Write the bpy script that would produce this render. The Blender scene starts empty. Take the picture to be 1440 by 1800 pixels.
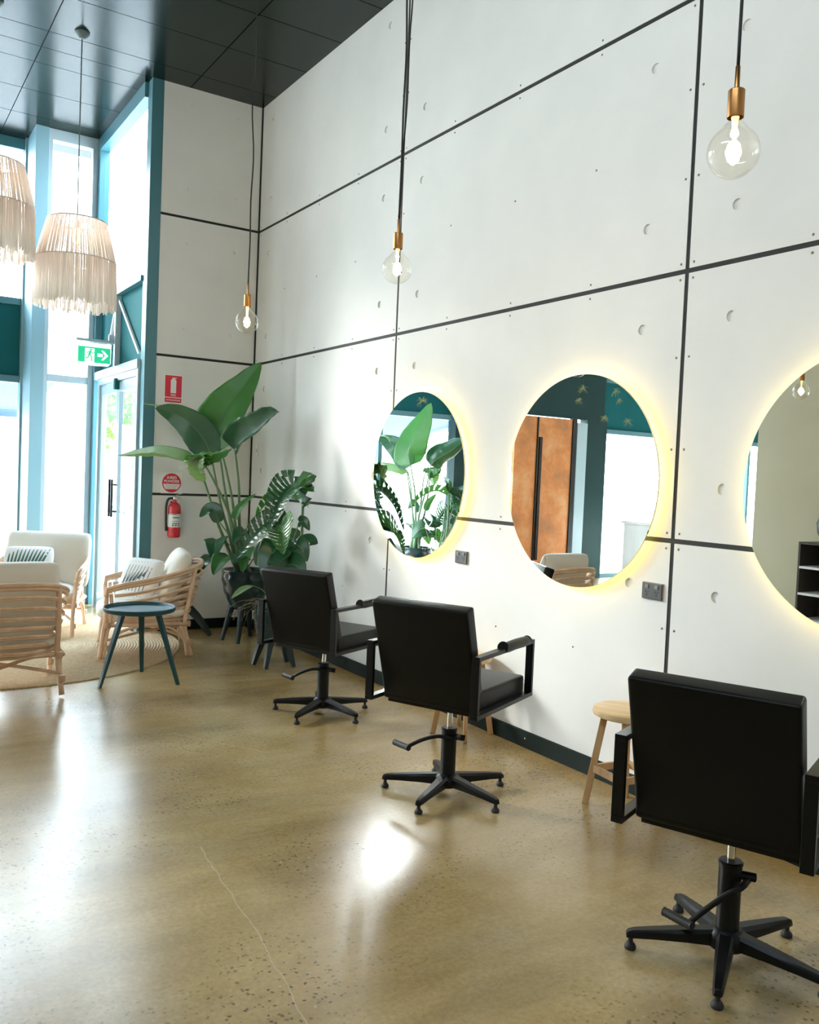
import bpy, bmesh, math, random
from mathutils import Vector, Matrix
random.seed(7)
SC = bpy.context.scene
C = SC.collection
PI = math.pi

# ------------------------------------------------------------------ camera
cam_d = bpy.data.cameras.new('camera'); cam = bpy.data.objects.new('camera', cam_d); C.objects.link(cam)
cam_d.sensor_fit = 'VERTICAL'; cam_d.sensor_height = 36.0; cam_d.lens = 1535.41 / 1800 * 36
cam_d.clip_start = 0.05; cam_d.clip_end = 300
yaw, pitch, roll = 0.5727, -0.0398, 0.0419
f_ = Vector((math.sin(yaw)*math.cos(pitch), math.cos(yaw)*math.cos(pitch), math.sin(pitch)))
r_ = Vector((math.cos(yaw), -math.sin(yaw), 0)); u_ = r_.cross(f_)
r2 = math.cos(roll)*r_ + math.sin(roll)*u_; u2 = -math.sin(roll)*r_ + math.cos(roll)*u_
cam.matrix_world = Matrix(((r2.x, u2.x, -f_.x, -3.1142), (r2.y, u2.y, -f_.y, -7.5444), (r2.z, u2.z, -f_.z, 1.4368), (0, 0, 0, 1)))
SC.camera = cam

# ------------------------------------------------------------------ world, sun, exposure
SKY = 9.0
w = bpy.data.worlds.new('world'); SC.world = w; w.use_nodes = True
nt = w.node_tree; nt.nodes.clear()
tc = nt.nodes.new('ShaderNodeTexCoord'); sx = nt.nodes.new('ShaderNodeSeparateXYZ')
rp = nt.nodes.new('ShaderNodeValToRGB'); bg = nt.nodes.new('ShaderNodeBackground'); wo = nt.nodes.new('ShaderNodeOutputWorld')
nt.links.new(tc.outputs['Generated'], sx.inputs[0]); nt.links.new(sx.outputs['Z'], rp.inputs[0])
rp.color_ramp.elements[0].position = 0.0; rp.color_ramp.elements[0].color = (.885, .95, 1.0, 1)
rp.color_ramp.elements[1].position = 0.9; rp.color_ramp.elements[1].color = (.62, .80, 1.0, 1)
nt.links.new(rp.outputs[0], bg.inputs[0]); bg.inputs[1].default_value = SKY
nt.links.new(bg.outputs[0], wo.inputs[0])
sun_d = bpy.data.lights.new('sun', 'SUN'); sun = bpy.data.objects.new('sun', sun_d); C.objects.link(sun)
sun_d.energy = 3.5; sun_d.angle = math.radians(14); sun_d.color = (1, .96, .90)
sun.rotation_euler = Vector((0.50, -0.80, -0.42)).to_track_quat('-Z', 'Y').to_euler()
sun.location = (-5, 8, 6)
vs = SC.view_settings
vs.view_transform = 'Standard'; vs.look = 'None'; vs.gamma = 1.0; vs.use_curve_mapping = False
vs.exposure = 1.18
cy = SC.cycles
cy.max_bounces = 10; cy.diffuse_bounces = 5; cy.glossy_bounces = 5; cy.transmission_bounces = 6; cy.transparent_max_bounces = 24
cy.volume_bounces = 0
cy.use_denoising = True; cy.sample_clamp_indirect = 6; cy.caustics_reflective = True; cy.caustics_refractive = False
cy.blur_glossy = 0.5

def portal(loc, sx_, sy_, d):
    l = bpy.data.lights.new('sky_portal', 'AREA'); o = bpy.data.objects.new('sky_portal', l); C.objects.link(o)
    l.shape = 'RECTANGLE'; l.size = sx_; l.size_y = sy_; l.cycles.is_portal = True
    o.location = loc; o.rotation_euler = Vector(d).to_track_quat('-Z', 'Y').to_euler()
portal((-6.9, 2.42, 2.3), 10.6, 4.6, (0, -1, 0))
portal((-1.27, 1.92, 2.3), .6, 4.6, (0, -1, 0))
portal((-.88, .9, 2.3), 1.7, 4.6, (-1, 0, 0))
portal((-4.8, -7.4, 4.2), 5.0, .6, (1, 0, 0))  # sky portal for the added strip window

# ------------------------------------------------------------------ materials
MATS = {}
def mat(name, col, rough=.6, metal=0, spec=.5, **k):
    if name in MATS: return MATS[name]
    m = bpy.data.materials.new(name); m.use_nodes = True; n = m.node_tree
    b = n.nodes['Principled BSDF']
    b.inputs['Base Color'].default_value = (*col, 1); b.inputs['Roughness'].default_value = rough
    b.inputs['Metallic'].default_value = metal; b.inputs['Specular IOR Level'].default_value = spec
    if 'ior' in k: b.inputs['IOR'].default_value = k['ior']
    if 'coat' in k: b.inputs['Coat Weight'].default_value = k['coat']; b.inputs['Coat Roughness'].default_value = k.get('coat_rough', .1)
    if 'emit' in k: b.inputs['Emission Color'].default_value = (*k['emit'], 1); b.inputs['Emission Strength'].default_value = k['es']
    if 'var' in k or 'bump' in k:
        t = n.nodes.new('ShaderNodeTexCoord'); mp = n.nodes.new('ShaderNodeMapping'); n.links.new(t.outputs['Object'], mp.inputs[0])
        mp.inputs['Scale'].default_value = k.get('stretch', (1, 1, 1))
        nz = n.nodes.new('ShaderNodeTexNoise'); nz.inputs['Scale'].default_value = k.get('scale', 8); nz.inputs['Detail'].default_value = k.get('detail', 5)
        n.links.new(mp.outputs[0], nz.inputs['Vector'])
        if 'var' in k:
            r = n.nodes.new('ShaderNodeValToRGB'); r.color_ramp.elements[0].position = .3; r.color_ramp.elements[1].position = .7
            r.color_ramp.elements[0].color = (*col, 1); r.color_ramp.elements[1].color = (*k['var'], 1)
            n.links.new(nz.outputs[0], r.inputs[0]); n.links.new(r.outputs[0], b.inputs['Base Color'])
        if 'bump' in k:
            bp = n.nodes.new('ShaderNodeBump'); bp.inputs['Strength'].default_value = k['bump']; bp.inputs['Distance'].default_value = k.get('bd', .01)
            n.links.new(nz.outputs[0], bp.inputs['Height']); n.links.new(bp.outputs[0], b.inputs['Normal'])
    if 'trans' in k:   # thin, light-passing material
        tr = n.nodes.new('ShaderNodeBsdfTranslucent'); tr.inputs[0].default_value = (*k.get('tcol', col), 1)
        mx = n.nodes.new('ShaderNodeMixShader'); mx.inputs[0].default_value = k['trans']
        n.links.new(b.outputs[0], mx.inputs[1]); n.links.new(tr.outputs[0], mx.inputs[2]); n.links.new(mx.outputs[0], n.nodes['Material Output'].inputs[0])
    MATS[name] = m
    return m

def glass_mat(name, tint=(1, 1, 1), ior=1.45, boost=1.0):
    m = bpy.data.materials.new(name); m.use_nodes = True; n = m.node_tree; n.nodes.clear()
    o = n.nodes.new('ShaderNodeOutputMaterial'); lw = n.nodes.new('ShaderNodeLayerWeight'); lw.inputs[0].default_value = .5; pw = n.nodes.new('ShaderNodeMath'); pw.operation = 'POWER'; pw.inputs[1].default_value = 5.0; n.links.new(lw.outputs['Facing'], pw.inputs[0]); fr = n.nodes.new('ShaderNodeMath'); fr.operation = 'MULTIPLY_ADD'; fr.inputs[1].default_value = .55; fr.inputs[2].default_value = .045; n.links.new(pw.outputs[0], fr.inputs[0])
    t = n.nodes.new('ShaderNodeBsdfTransparent'); t.inputs[0].default_value = (*tint, 1)
    g = n.nodes.new('ShaderNodeBsdfGlossy'); g.inputs['Roughness'].default_value = 0.0
    mu = n.nodes.new('ShaderNodeMath'); mu.operation = 'MULTIPLY'; mu.inputs[1].default_value = boost; mu.use_clamp = True
    mx = n.nodes.new('ShaderNodeMixShader'); n.links.new(fr.outputs[0], mu.inputs[0]); n.links.new(mu.outputs[0], mx.inputs[0])
    n.links.new(t.outputs[0], mx.inputs[1]); n.links.new(g.outputs[0], mx.inputs[2]); n.links.new(mx.outputs[0], o.inputs[0])
    return m

def emat(name, col, st):
    m = bpy.data.materials.new(name); m.use_nodes = True; n = m.node_tree; n.nodes.clear()
    o = n.nodes.new('ShaderNodeOutputMaterial'); e = n.nodes.new('ShaderNodeEmission'); e.inputs[0].default_value = (*col, 1); e.inputs[1].default_value = st
    n.links.new(e.outputs[0], o.inputs[0]); return m

PANEL = mat('cement_sheet', (.72, .72, .70), .55, spec=.35, var=(.78, .775, .75), scale=2.2, detail=7, bump=.08, bd=.004)
GAP = mat('joint_black', (.012, .014, .013), .7)  # dull black of the backing boards and joint gaskets
SKIRT = mat('skirting_dark_green', (.006, .014, .011), .55, ior=1.25)
CEILP = mat('ceiling_panel_gloss', (.004, .012, .010), .20, ior=1.33, bump=.03, scale=1.3, detail=2, bd=.02)
FRAME = mat('window_frame_flare_teal', (.060, .190, .235), .35, spec=.6)  # lens flare veil painted into the colour; the steel itself is near-black green
FRAMEL = mat('frame_flare_grey', (.36, .47, .53), .3, spec=.6)  # paler frame colour, blue-white flare veil mixed into the grey
FRAMEB = mat('pier_flare_blue', (.20, .36, .43), .4)  # dark pier lightened in its colour to carry the window flare
DARKT = mat('pier_dark_green', (.006, .035, .036), .5, ior=1.3)
SPAN = mat('spandrel_flare_teal', (.016, .110, .125), .8, spec=.05)  # dark panel, its teal includes the flare veil over the glazing
WHITEM = mat('white_steel', (.75, .78, .78), .4)
PLASTER = mat('plaster_olive', (.42, .38, .26), .8, var=(.46, .42, .30), scale=1.5)
PLASTW = mat('plaster_pale', (.62, .61, .57), .8)
LEATHER = mat('black_leather', (.004, .0045, .004), .38, ior=1.30, bump=.12, scale=120, bd=.002)
BLACKM = mat('black_powdercoat', (.004, .0045, .0045), .36, ior=1.36)
RUBBER = mat('black_rubber', (.02, .02, .02), .6)
CHROME = mat('chrome', (.75, .75, .75), .12, 1)
BRASS = mat('brushed_brass', (.42, .20, .07), .32, 1, bump=.1, scale=60, stretch=(1, 1, .05))
CORD = mat('black_cord', (.015, .013, .012), .6)
MIRROR = mat('mirror_silver', (.93, .95, .94), .0, 1)
MBACK = mat('mirror_backing', (.06, .06, .06), .6)
LED = emat('led_warm', (1.0, .72, .20), 13)
FIL = emat('filament_glow', (1.0, .72, .36), 160)
BULBG = glass_mat('bulb_glass', (1, .985, .94), 1.5, 1.3)
WGLASS = glass_mat('window_glass', (.97, .99, .985), 1.45, 1.0)
RATTAN = mat('rattan_cane', (.66, .43, .28), .45, var=(.80, .58, .40), scale=14, stretch=(1, 1, 1))
BIND = mat('rattan_binding', (.60, .39, .25), .55)
CUSH = mat('cushion_cream', (.80, .76, .68), .9, bump=.15, scale=220, bd=.002)
CUSHW = mat('cushion_white', (.84, .84, .82), .9, bump=.1, scale=30, bd=.01)
PRINT = mat('palm_print_blue_green', (.05, .19, .20), .85)
PRINTG = mat('line_print_grey', (.10, .13, .15), .85)
TABLE = mat('table_dark_teal', (.012, .075, .095), .4, spec=.5)
WOOD = mat('stool_wood', (.50, .29, .12), .5, var=(.70, .46, .24), scale=5, stretch=(6, 6, .7))
WOODT = mat('stool_top_wood', (.62, .42, .20), .5, var=(.80, .60, .36), scale=5, stretch=(.8, 9, 9))
POT = mat('pot_dark_green_glaze', (.008, .035, .042), .16, spec=.6, coat=.4)
POTLEG = mat('pot_leg_dark', (.010, .028, .030), .45)
SOIL = mat('soil', (.05, .035, .025), .95)
LEAF = mat('leaf_green', (.055, .20, .05), .34, spec=.5, var=(.085, .26, .07), scale=6, trans=.34, tcol=(.22, .55, .06))
LEAFD = mat('leaf_deep_green', (.018, .085, .04), .28, spec=.6, var=(.03, .12, .05), scale=7, trans=.22, tcol=(.10, .35, .05))
LEAFP = mat('leaf_pale_edge', (.28, .40, .22), .45, trans=.4, tcol=(.45, .65, .2))
STEM = mat('stem_green', (.16, .25, .13), .45, var=(.10, .19, .08), scale=5)
TWIG = mat('twig_brown', (.13, .10, .06), .8)
DRIFT = mat('driftwood_dark', (.03, .045, .045), .75, bump=.6, scale=12, bd=.02)
FRINGE = mat('cotton_fringe', (.96, .91, .87), .9, trans=.6, tcol=(1.0, .95, .91))
RING = mat('shade_ring', (.72, .64, .60), .6)
RED = mat('sign_red', (.72, .02, .05), .45)
REDE = mat('extinguisher_red', (.65, .015, .03), .25, coat=.5)
SIGNW = mat('sign_white', (.82, .82, .80), .5)
INK = mat('label_ink_grey', (.16, .17, .18), .6)
EXG = mat('exit_green', (.0, .34, .16), .4, emit=(.02, .45, .22), es=.5)
EXW = mat('exit_white', (.85, .9, .88), .4, emit=(.9, 1, .95), es=.6)
SOCK = mat('socket_plate_charcoal', (.05, .05, .048), .4)
SOCKB = mat('socket_switch_grey', (.16, .15, .15), .4)
PAVE = mat('paving_pale', (.50, .49, .46), .85, var=(.56, .55, .52), scale=1.0)
ROADM = mat('asphalt_pale', (.30, .30, .30), .9)
TREEL = mat('tree_leaf', (.10, .20, .05), .6, trans=.4, tcol=(.35, .55, .12))
BARK = mat('tree_bark', (.16, .12, .09), .9)
CARP = mat('car_paint_silver', (.45, .50, .54), .3, .3)
CARG = mat('car_window_dark', (.03, .04, .05), .1)
HOUSE = mat('render_white', (.70, .70, .68), .8)
AWN = mat('awning_blue_grey', (.10, .17, .26), .7)
COUNTER = mat('counter_pale_marble', (.62, .64, .62), .3, var=(.72, .73, .71), scale=3, stretch=(3, 3, .5))
SHELF = mat('shelf_dark_stained', (.035, .03, .022), .5)

# copper sheet
def copper():
    m = bpy.data.materials.new('aged_copper_sheet'); m.use_nodes = True; n = m.node_tree; b = n.nodes['Principled BSDF']
    t = n.nodes.new('ShaderNodeTexCoord'); nz = n.nodes.new('ShaderNodeTexNoise'); nz.inputs['Scale'].default_value = 1.8; nz.inputs['Detail'].default_value = 9; nz.inputs['Roughness'].default_value = .7
    r = n.nodes.new('ShaderNodeValToRGB'); e = r.color_ramp.elements
    e[0].position = .3; e[0].color = (.22, .12, .06, 1); e[1].position = .75; e[1].color = (.66, .42, .22, 1)
    x = e.new(.5); x.color = (.58, .20, .05, 1)
    n.links.new(t.outputs['Object'], nz.inputs['Vector']); n.links.new(nz.outputs[0], r.inputs[0]); n.links.new(r.outputs[0], b.inputs['Base Color'])
    b.inputs['Roughness'].default_value = .5; b.inputs['Metallic'].default_value = .25
    return m
COPPER = copper()

SCRATCH = [(-1.97, -4.4, -2.03, -5.16, .0022), (-2.03, -5.16, -2.09, -5.56, .0018), (-1.62, -2.95, -1.30, -3.45, .0025), (-1.22, -2.02, -.98, -2.35, .003), (-.55, -6.35, -.15, -6.5, .003), (-2.35, -3.6, -1.95, -3.2, .0018)]
def floor_mat():
    m = bpy.data.materials.new('polished_concrete'); m.use_nodes = True; n = m.node_tree; b = n.nodes['Principled BSDF']; L = n.links.new
    t = n.nodes.new('ShaderNodeTexCoord'); O = t.outputs['Object']
    def noise(s, d=6, r=.6, vec=O, dist=0):
        k = n.nodes.new('ShaderNodeTexNoise'); k.inputs['Scale'].default_value = s; k.inputs['Detail'].default_value = d; k.inputs['Roughness'].default_value = r
        k.inputs['Distortion'].default_value = dist; L(vec, k.inputs['Vector']); return k.outputs[0]
    def ramp(v, stops):
        k = n.nodes.new('ShaderNodeValToRGB'); e = k.color_ramp.elements
        e[0].position, e[0].color = stops[0][0], (*stops[0][1], 1); e[1].position, e[1].color = stops[-1][0], (*stops[-1][1], 1)
        for p_, c_ in stops[1:-1]: q = e.new(p_); q.color = (*c_, 1)
        L(v, k.inputs[0]); return k.outputs[0]
    def mix(fac, a, bb, mode='MIX'):
        k = n.nodes.new('ShaderNodeMix'); k.data_type = 'RGBA'; k.blend_type = mode
        if isinstance(fac, float): k.inputs['Factor'].default_value = fac
        else: L(fac, k.inputs['Factor'])
        for i, v in ((6, a), (7, bb)):
            if isinstance(v, tuple): k.inputs[i].default_value = (*v, 1)
            else: L(v, k.inputs[i])
        return k.outputs[2]
    base = ramp(noise(.9, 8, .62, dist=.4), [(.30, (.270, .172, .056)), (.50, (.395, .280, .120)), (.70, (.520, .405, .225))])
    mp = n.nodes.new('ShaderNodeMapping'); mp.inputs['Rotation'].default_value = (0, 0, .5); mp.inputs['Scale'].default_value = (.5, 2.2, 1); L(O, mp.inputs[0])
    streak = ramp(noise(1.6, 7, .65, vec=mp.outputs[0]), [(.35, (.80, .80, .80)), (.65, (1.12, 1.12, 1.12))])
    base = mix(1.0, base, streak, 'MULTIPLY')
    fine = ramp(noise(55, 3, .7), [(.35, (.88, .88, .88)), (.65, (1.1, 1.1, 1.1))])
    base = mix(1.0, base, fine, 'MULTIPLY')
    # exposed aggregate in patches
    vo = n.nodes.new('ShaderNodeTexVoronoi'); vo.inputs['Scale'].default_value = 46
    jn = n.nodes.new('ShaderNodeTexNoise'); jn.inputs['Scale'].default_value = 60; jn.inputs['Detail'].default_value = 2; L(O, jn.inputs['Vector'])
    vm = n.nodes.new('ShaderNodeVectorMath'); vm.operation = 'MULTIPLY_ADD'; vm.inputs[1].default_value = (.022, .022, .022); L(jn.outputs['Color'], vm.inputs[0]); L(O, vm.inputs[2]); L(vm.outputs[0], vo.inputs['Vector'])
    sp = ramp(vo.outputs['Distance'], [(.20, (1, 1, 1)), (.30, (0, 0, 0))])
    patch = ramp(noise(1.35, 2, .45), [(.44, (.04, .04, .04)), (.66, (1, 1, 1))])
    mk = mix(1.0, sp, patch, 'MULTIPLY')
    pick = n.nodes.new('ShaderNodeSeparateColor'); L(vo.outputs['Color'], pick.inputs[0])
    agg = ramp(pick.outputs[0], [(.0, (.05, .035, .018)), (.75, (.15, .105, .05)), (1, (.50, .42, .30))])
    base = mix(mk, base, agg)
    # pale scratches
    sep = n.nodes.new('ShaderNodeSeparateXYZ'); L(O, sep.inputs[0]); wob = noise(6, 3, .5)
    def M(op, a, bb=None, cc=None):
        k = n.nodes.new('ShaderNodeMath'); k.operation = op
        for i, v in enumerate((a, bb, cc)):
            if v is None: continue
            if isinstance(v, (int, float)): k.inputs[i].default_value = v
            else: L(v, k.inputs[i])
        return k.outputs[0]
    for (ax, ay, bx_, by_, wd) in SCRATCH:
        ln = math.hypot(bx_-ax, by_-ay); dx, dy = (bx_-ax)/ln, (by_-ay)/ln
        ex, ey = M('SUBTRACT', sep.outputs[0], ax), M('SUBTRACT', sep.outputs[1], ay)
        al = M('ADD', M('MULTIPLY', ex, dx), M('MULTIPLY', ey, dy)); pe = M('ADD', M('MULTIPLY', ex, -dy), M('MULTIPLY', ey, dx))
        pe = M('ABSOLUTE', M('ADD', pe, M('MULTIPLY', M('SUBTRACT', wob, .5), .05)))
        mk2 = M('MULTIPLY', M('LESS_THAN', pe, wd), M('MULTIPLY', M('GREATER_THAN', al, 0.0), M('LESS_THAN', al, ln)))
        base = mix(M('MULTIPLY', mk2, .45), base, (.62, .55, .42))
    L(base, b.inputs['Base Color'])
    b.inputs['Roughness'].default_value = .25
    b.inputs['Specular IOR Level'].default_value = .65
    bp = n.nodes.new('ShaderNodeBump'); bp.inputs['Strength'].default_value = .10; bp.inputs['Distance'].default_value = .003; L(noise(26, 3, .5), bp.inputs['Height']); L(bp.outputs[0], b.inputs['Normal'])
    return m
FLOOR = floor_mat()
JUTE = mat('jute_braid', (.52, .38, .22), .9, var=(.66, .52, .34), scale=40, bump=.6, bd=.01)

# ------------------------------------------------------------------ mesh helpers
def V(*a): return Vector(a)
def box(bm, x0, x1, y0, y1, z0, z1, bev=0):
    vs_ = [bm.verts.new((x, y, z)) for x in (x0, x1) for y in (y0, y1) for z in (z0, z1)]
    fs = [bm.faces.new([vs_[i] for i in q]) for q in ((0, 1, 3, 2), (4, 6, 7, 5), (0, 4, 5, 1), (2, 3, 7, 6), (0, 2, 6, 4), (1, 5, 7, 3))]
    if bev:
        es = {e for f in fs for e in f.edges}
        bmesh.ops.bevel(bm, geom=list(es), offset=bev, segments=2, affect='EDGES', profile=.7)
def obox(bm, c, X, Y, Z, hx, hy, hz):       # oriented box
    X, Y, Z = X.normalized(), Y.normalized(), Z.normalized()
    vs_ = [bm.verts.new(c + X*hx*a + Y*hy*b + Z*hz*d) for a in (-1, 1) for b in (-1, 1) for d in (-1, 1)]
    for q in ((0, 1, 3, 2), (4, 6, 7, 5), (0, 4, 5, 1), (2, 3, 7, 6), (0, 2, 6, 4), (1, 5, 7, 3)): bm.faces.new([vs_[i] for i in q])
def bar(bm, a, b, w_, t_, up=(0, 0, 1)):     # rectangular bar from a to b
    a, b = Vector(a), Vector(b); Z = (b-a); L_ = Z.length; Z.normalize(); X = Vector(up).cross(Z)
    if X.length < 1e-4: X = Vector((1, 0, 0)).cross(Z)
    X.normalize(); Y = Z.cross(X); obox(bm, (a+b)/2, X, Y, Z, w_/2, t_/2, L_/2)
def spline(pts, n=8):
    P = [Vector(q) for q in pts]
    if len(P) < 3: return [P[0].lerp(P[1], i/n) for i in range(n+1)]
    P = [P[0]*2-P[1]] + P + [P[-1]*2-P[-2]]; out = []
    for i in range(1, len(P)-2):
        a, b, c, d = P[i-1:i+3]
        for k in range(n):
            t = k/n; out.append(.5*((2*b)+(c-a)*t+(2*a-5*b+4*c-d)*t*t+(3*b-a-3*c+d)*t**3))
    out.append(P[-2]); return out
def tube(bm, pts, r, seg=8, cap=True):
    P = [Vector(q) for q in pts]; n = len(P); rr = r if isinstance(r, (list, tuple)) else None
    T = [(P[min(i+1, n-1)]-P[max(i-1, 0)]).normalized() for i in range(n)]
    N = T[0].orthogonal().normalized(); rings = []
    for i in range(n):
        N = (N - T[i]*N.dot(T[i]))
        if N.length < 1e-6: N = T[i].orthogonal()
        N.normalize(); B = T[i].cross(N)
        if rr: q = i/(n-1)*(len(rr)-1); k = min(int(q), len(rr)-2); R_ = rr[k]+(rr[k+1]-rr[k])*(q-k)
        else: R_ = r
        rings.append([bm.verts.new(P[i]+(N*math.cos(a)+B*math.sin(a))*R_) for a in [2*PI*j/seg for j in range(seg)]])
    for i in range(n-1):
        for j in range(seg): bm.faces.new((rings[i][j], rings[i][(j+1) % seg], rings[i+1][(j+1) % seg], rings[i+1][j]))
    if cap: bm.faces.new(rings[0][::-1]); bm.faces.new(rings[-1])
def lathe(bm, prof, seg=32, c=(0, 0, 0), axis=None, fn=None, closed=False):
    # prof: list of (r, z)
    M = Matrix.Translation(c) @ (Vector(axis).to_track_quat('Z', 'Y').to_matrix().to_4x4() if axis else Matrix())
    rings = []
    for (r, z) in prof:
        if r < 1e-6: rings.append([bm.verts.new(M @ V(0, 0, z))])
        else: rings.append([bm.verts.new(M @ V((r+(fn(2*PI*j/seg, z) if fn else 0))*math.cos(2*PI*j/seg), (r+(fn(2*PI*j/seg, z) if fn else 0))*math.sin(2*PI*j/seg), z)) for j in range(seg)])
    for i in range(len(rings)-1):
        a, b = rings[i], rings[i+1]
        for j in range(seg):
            k = (j+1) % seg
            q = [a[j % len(a)], a[k % len(a)], b[k % len(b)], b[j % len(b)]]
            q2 = []
            for v in q:
                if v not in q2: q2.append(v)
            if len(q2) > 2: bm.faces.new(q2)
    if len(rings[0]) > 1 and not closed: bm.faces.new(rings[0][::-1])
    if len(rings[-1]) > 1 and not closed: bm.faces.new(rings[-1])
def cyl(bm, a, b, r, seg=20, r2_=None):
    a, b = Vector(a), Vector(b); lathe(bm, [(r, 0), (r if r2_ is None else r2_, (b-a).length)], seg, a, (b-a))
def ring(bm, c, R_, r, seg=48, s=8, axis=None):
    M = Matrix.Translation(c) @ (Vector(axis).to_track_quat('Z', 'Y').to_matrix().to_4x4() if axis else Matrix()); rs = []
    for i in range(seg):
        a = 2*PI*i/seg; rs.append([bm.verts.new(M @ V((R_+r*math.cos(b))*math.cos(a), (R_+r*math.cos(b))*math.sin(a), r*math.sin(b))) for b in [2*PI*j/s for j in range(s)]])
    for i in range(seg):
        for j in range(s): bm.faces.new((rs[i][j], rs[(i+1) % seg][j], rs[(i+1) % seg][(j+1) % s], rs[i][(j+1) % s]))
def poly(bm, pts, n, t):                      # extruded polygon: pts 3D, thickness t along n
    n = Vector(n).normalized()*t
    a = [bm.verts.new(Vector(q)) for q in pts]; b = [bm.verts.new(Vector(q)+n) for q in pts]
    bm.faces.new(a); bm.faces.new(b[::-1])
    for i in range(len(a)): k = (i+1) % len(a); bm.faces.new((a[k], a[i], b[i], b[k]))

def obj(name, bm, m, parent=None, smooth=False, bevel=0, sub=0, solid=0):
    bmesh.ops.recalc_face_normals(bm, faces=bm.faces[:]) if not solid else None
    me = bpy.data.meshes.new(name); bm.to_mesh(me); bm.free()
    for mm in (m if isinstance(m, (list, tuple)) else [m]): me.materials.append(mm)
    o = bpy.data.objects.new(name, me); C.objects.link(o)
    if parent: o.parent = parent
    if smooth:
        for p_ in me.polygons: p_.use_smooth = True
        if smooth == 'auto':
            bpy_edges_sharp(me, 35)
    if bevel:
        b = o.modifiers.new('bevel', 'BEVEL'); b.width = bevel; b.segments = 3; b.limit_method = 'ANGLE'; b.angle_limit = math.radians(40)
    if solid: s = o.modifiers.new('solid', 'SOLIDIFY'); s.thickness = solid; s.offset = 0
    if sub: s = o.modifiers.new('sub', 'SUBSURF'); s.levels = sub; s.render_levels = sub
    return o
def bpy_edges_sharp(me, deg):
    bm = bmesh.new(); bm.from_mesh(me); lim = math.radians(deg)
    for e in bm.edges:
        e.smooth = not (len(e.link_faces) == 2 and e.calc_face_angle(0) > lim)
    bm.to_mesh(me); bm.free()
def B(): return bmesh.new()
def thing(name, label, cat, loc=(0, 0, 0), rz=0, group=None):
    o = bpy.data.objects.new(name, None); C.objects.link(o); o.location = loc; o.rotation_euler = (0, 0, rz); o.empty_display_size = .1
    o['label'] = label; o['category'] = cat
    if group: o['group'] = group
    return o
def tag(o, label, cat, group=None):
    o['label'] = label; o['category'] = cat
    if group: o['group'] = group
    return o
def struct(o): o['kind'] = 'structure'; return o
def dup(root, loc, rz, label, group=None):
    r = root.copy(); C.objects.link(r); r.location = loc; r.rotation_euler = (0, 0, rz); r['label'] = label
    if group: r['group'] = group
    def rec(src, dst):
        for ch in list(src.children):
            c = ch.copy(); C.objects.link(c); c.parent = dst; c.matrix_parent_inverse = ch.matrix_parent_inverse.copy(); rec(ch, c)
    rec(root, r); return r
def sempty(name, loc=(0, 0, 0)):
    o = bpy.data.objects.new(name, None); C.objects.link(o); o.location = loc; o['kind'] = 'structure'; return o

# ------------------------------------------------------------------ room shell
H = 4.708
XL, YB, YF = -12.5, -10.5, 2.3
bm = B(); box(bm, -4.75, .2, YB-.2, -2.2, -.2, 0); box(bm, XL-.2, .2, -2.2, YF+.1, -.2, 0); struct(obj('floor', bm, FLOOR))
ZJ = [1.2, 2.4, 3.6]; YV = [-2.457, -4.90, -7.34, -9.78]; G = .011
zc = [(.09, ZJ[0]-G), (ZJ[0]+G, ZJ[1]-G), (ZJ[1]+G, ZJ[2]-G), (ZJ[2]+G, H)]
yc = [(-.012, YV[0]+G)] + [(YV[i]-G, YV[i+1]+G) for i in range(3)] + [(YV[3]-G, YB)]
# right wall with real recesses
bm = B()
for (z0, z1) in zc:
    for (ya, yb) in yc: box(bm, 0, .02, yb, ya, z0, z1)
wr = struct(obj('wall_right', bm, PANEL))
cut = B()
HOLZ = [.24, .98, 1.44, 2.17, 2.635, 3.37, 3.84, 4.55]
HOLY = [-.235, -2.215, -2.70, -4.655, -5.145, -7.1]
for z in HOLZ:
    for y in HOLY: lathe(cut, [(.024, 0), (.024, .03)], 24, (-.02, y, z), (1, 0, 0))
co = obj('cutter', cut, PANEL)
md = wr.modifiers.new('holes', 'BOOLEAN'); md.object = co; md.operation = 'DIFFERENCE'; md.solver = 'EXACT'
dg = bpy.context.evaluated_depsgraph_get(); me = bpy.data.meshes.new_from_object(wr.evaluated_get(dg)); wr.modifiers.clear(); wr.data = me
bpy.data.objects.remove(co)
bm = B(); box(bm, .02, .22, YB-.2, .0, -.2, H+.2); struct(obj('trim_1', bm, GAP))
scr = None
def screw(y=None, z=None, wall='r', x=None):
    global scr
    if scr is None:
        b = B(); lathe(b, [(.0055, 0), (.0055, .0015), (.003, .0032), (0, .0034)], 12); scr = obj('screw', b, mat('screw_steel', (.22, .21, .19), .35, .9), wr, smooth=True); o = scr
    else: o = scr.copy(); C.objects.link(o)
    if wall == 'r': o.parent = wr; o.location = (0, y, z); o.rotation_euler = (0, -PI/2, 0)
    else: o.parent = wf; o.location = (x, 0, z); o.rotation_euler = (PI/2, 0, 0)
ys = [-.04, -.6, -1.21, -1.84, -2.42, -2.49, -3.05, -3.67, -4.30, -4.865, -4.935, -5.5]
for y in ys:
    for z in (1.235, 1.165, 2.435, 2.365, 3.635, 3.565): screw(y, z)
for y in (-.6, -1.21, -1.84, -3.05, -3.67, -4.30, -5.5):
    for z in (.61, 3.0): screw(y, z)
for z in (.4, .8, 1.61, 2.02, 2.81, 3.2, 4.0, 4.35):
    for y in (-2.42, -2.49, -4.865, -4.935): screw(y, z)
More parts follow.
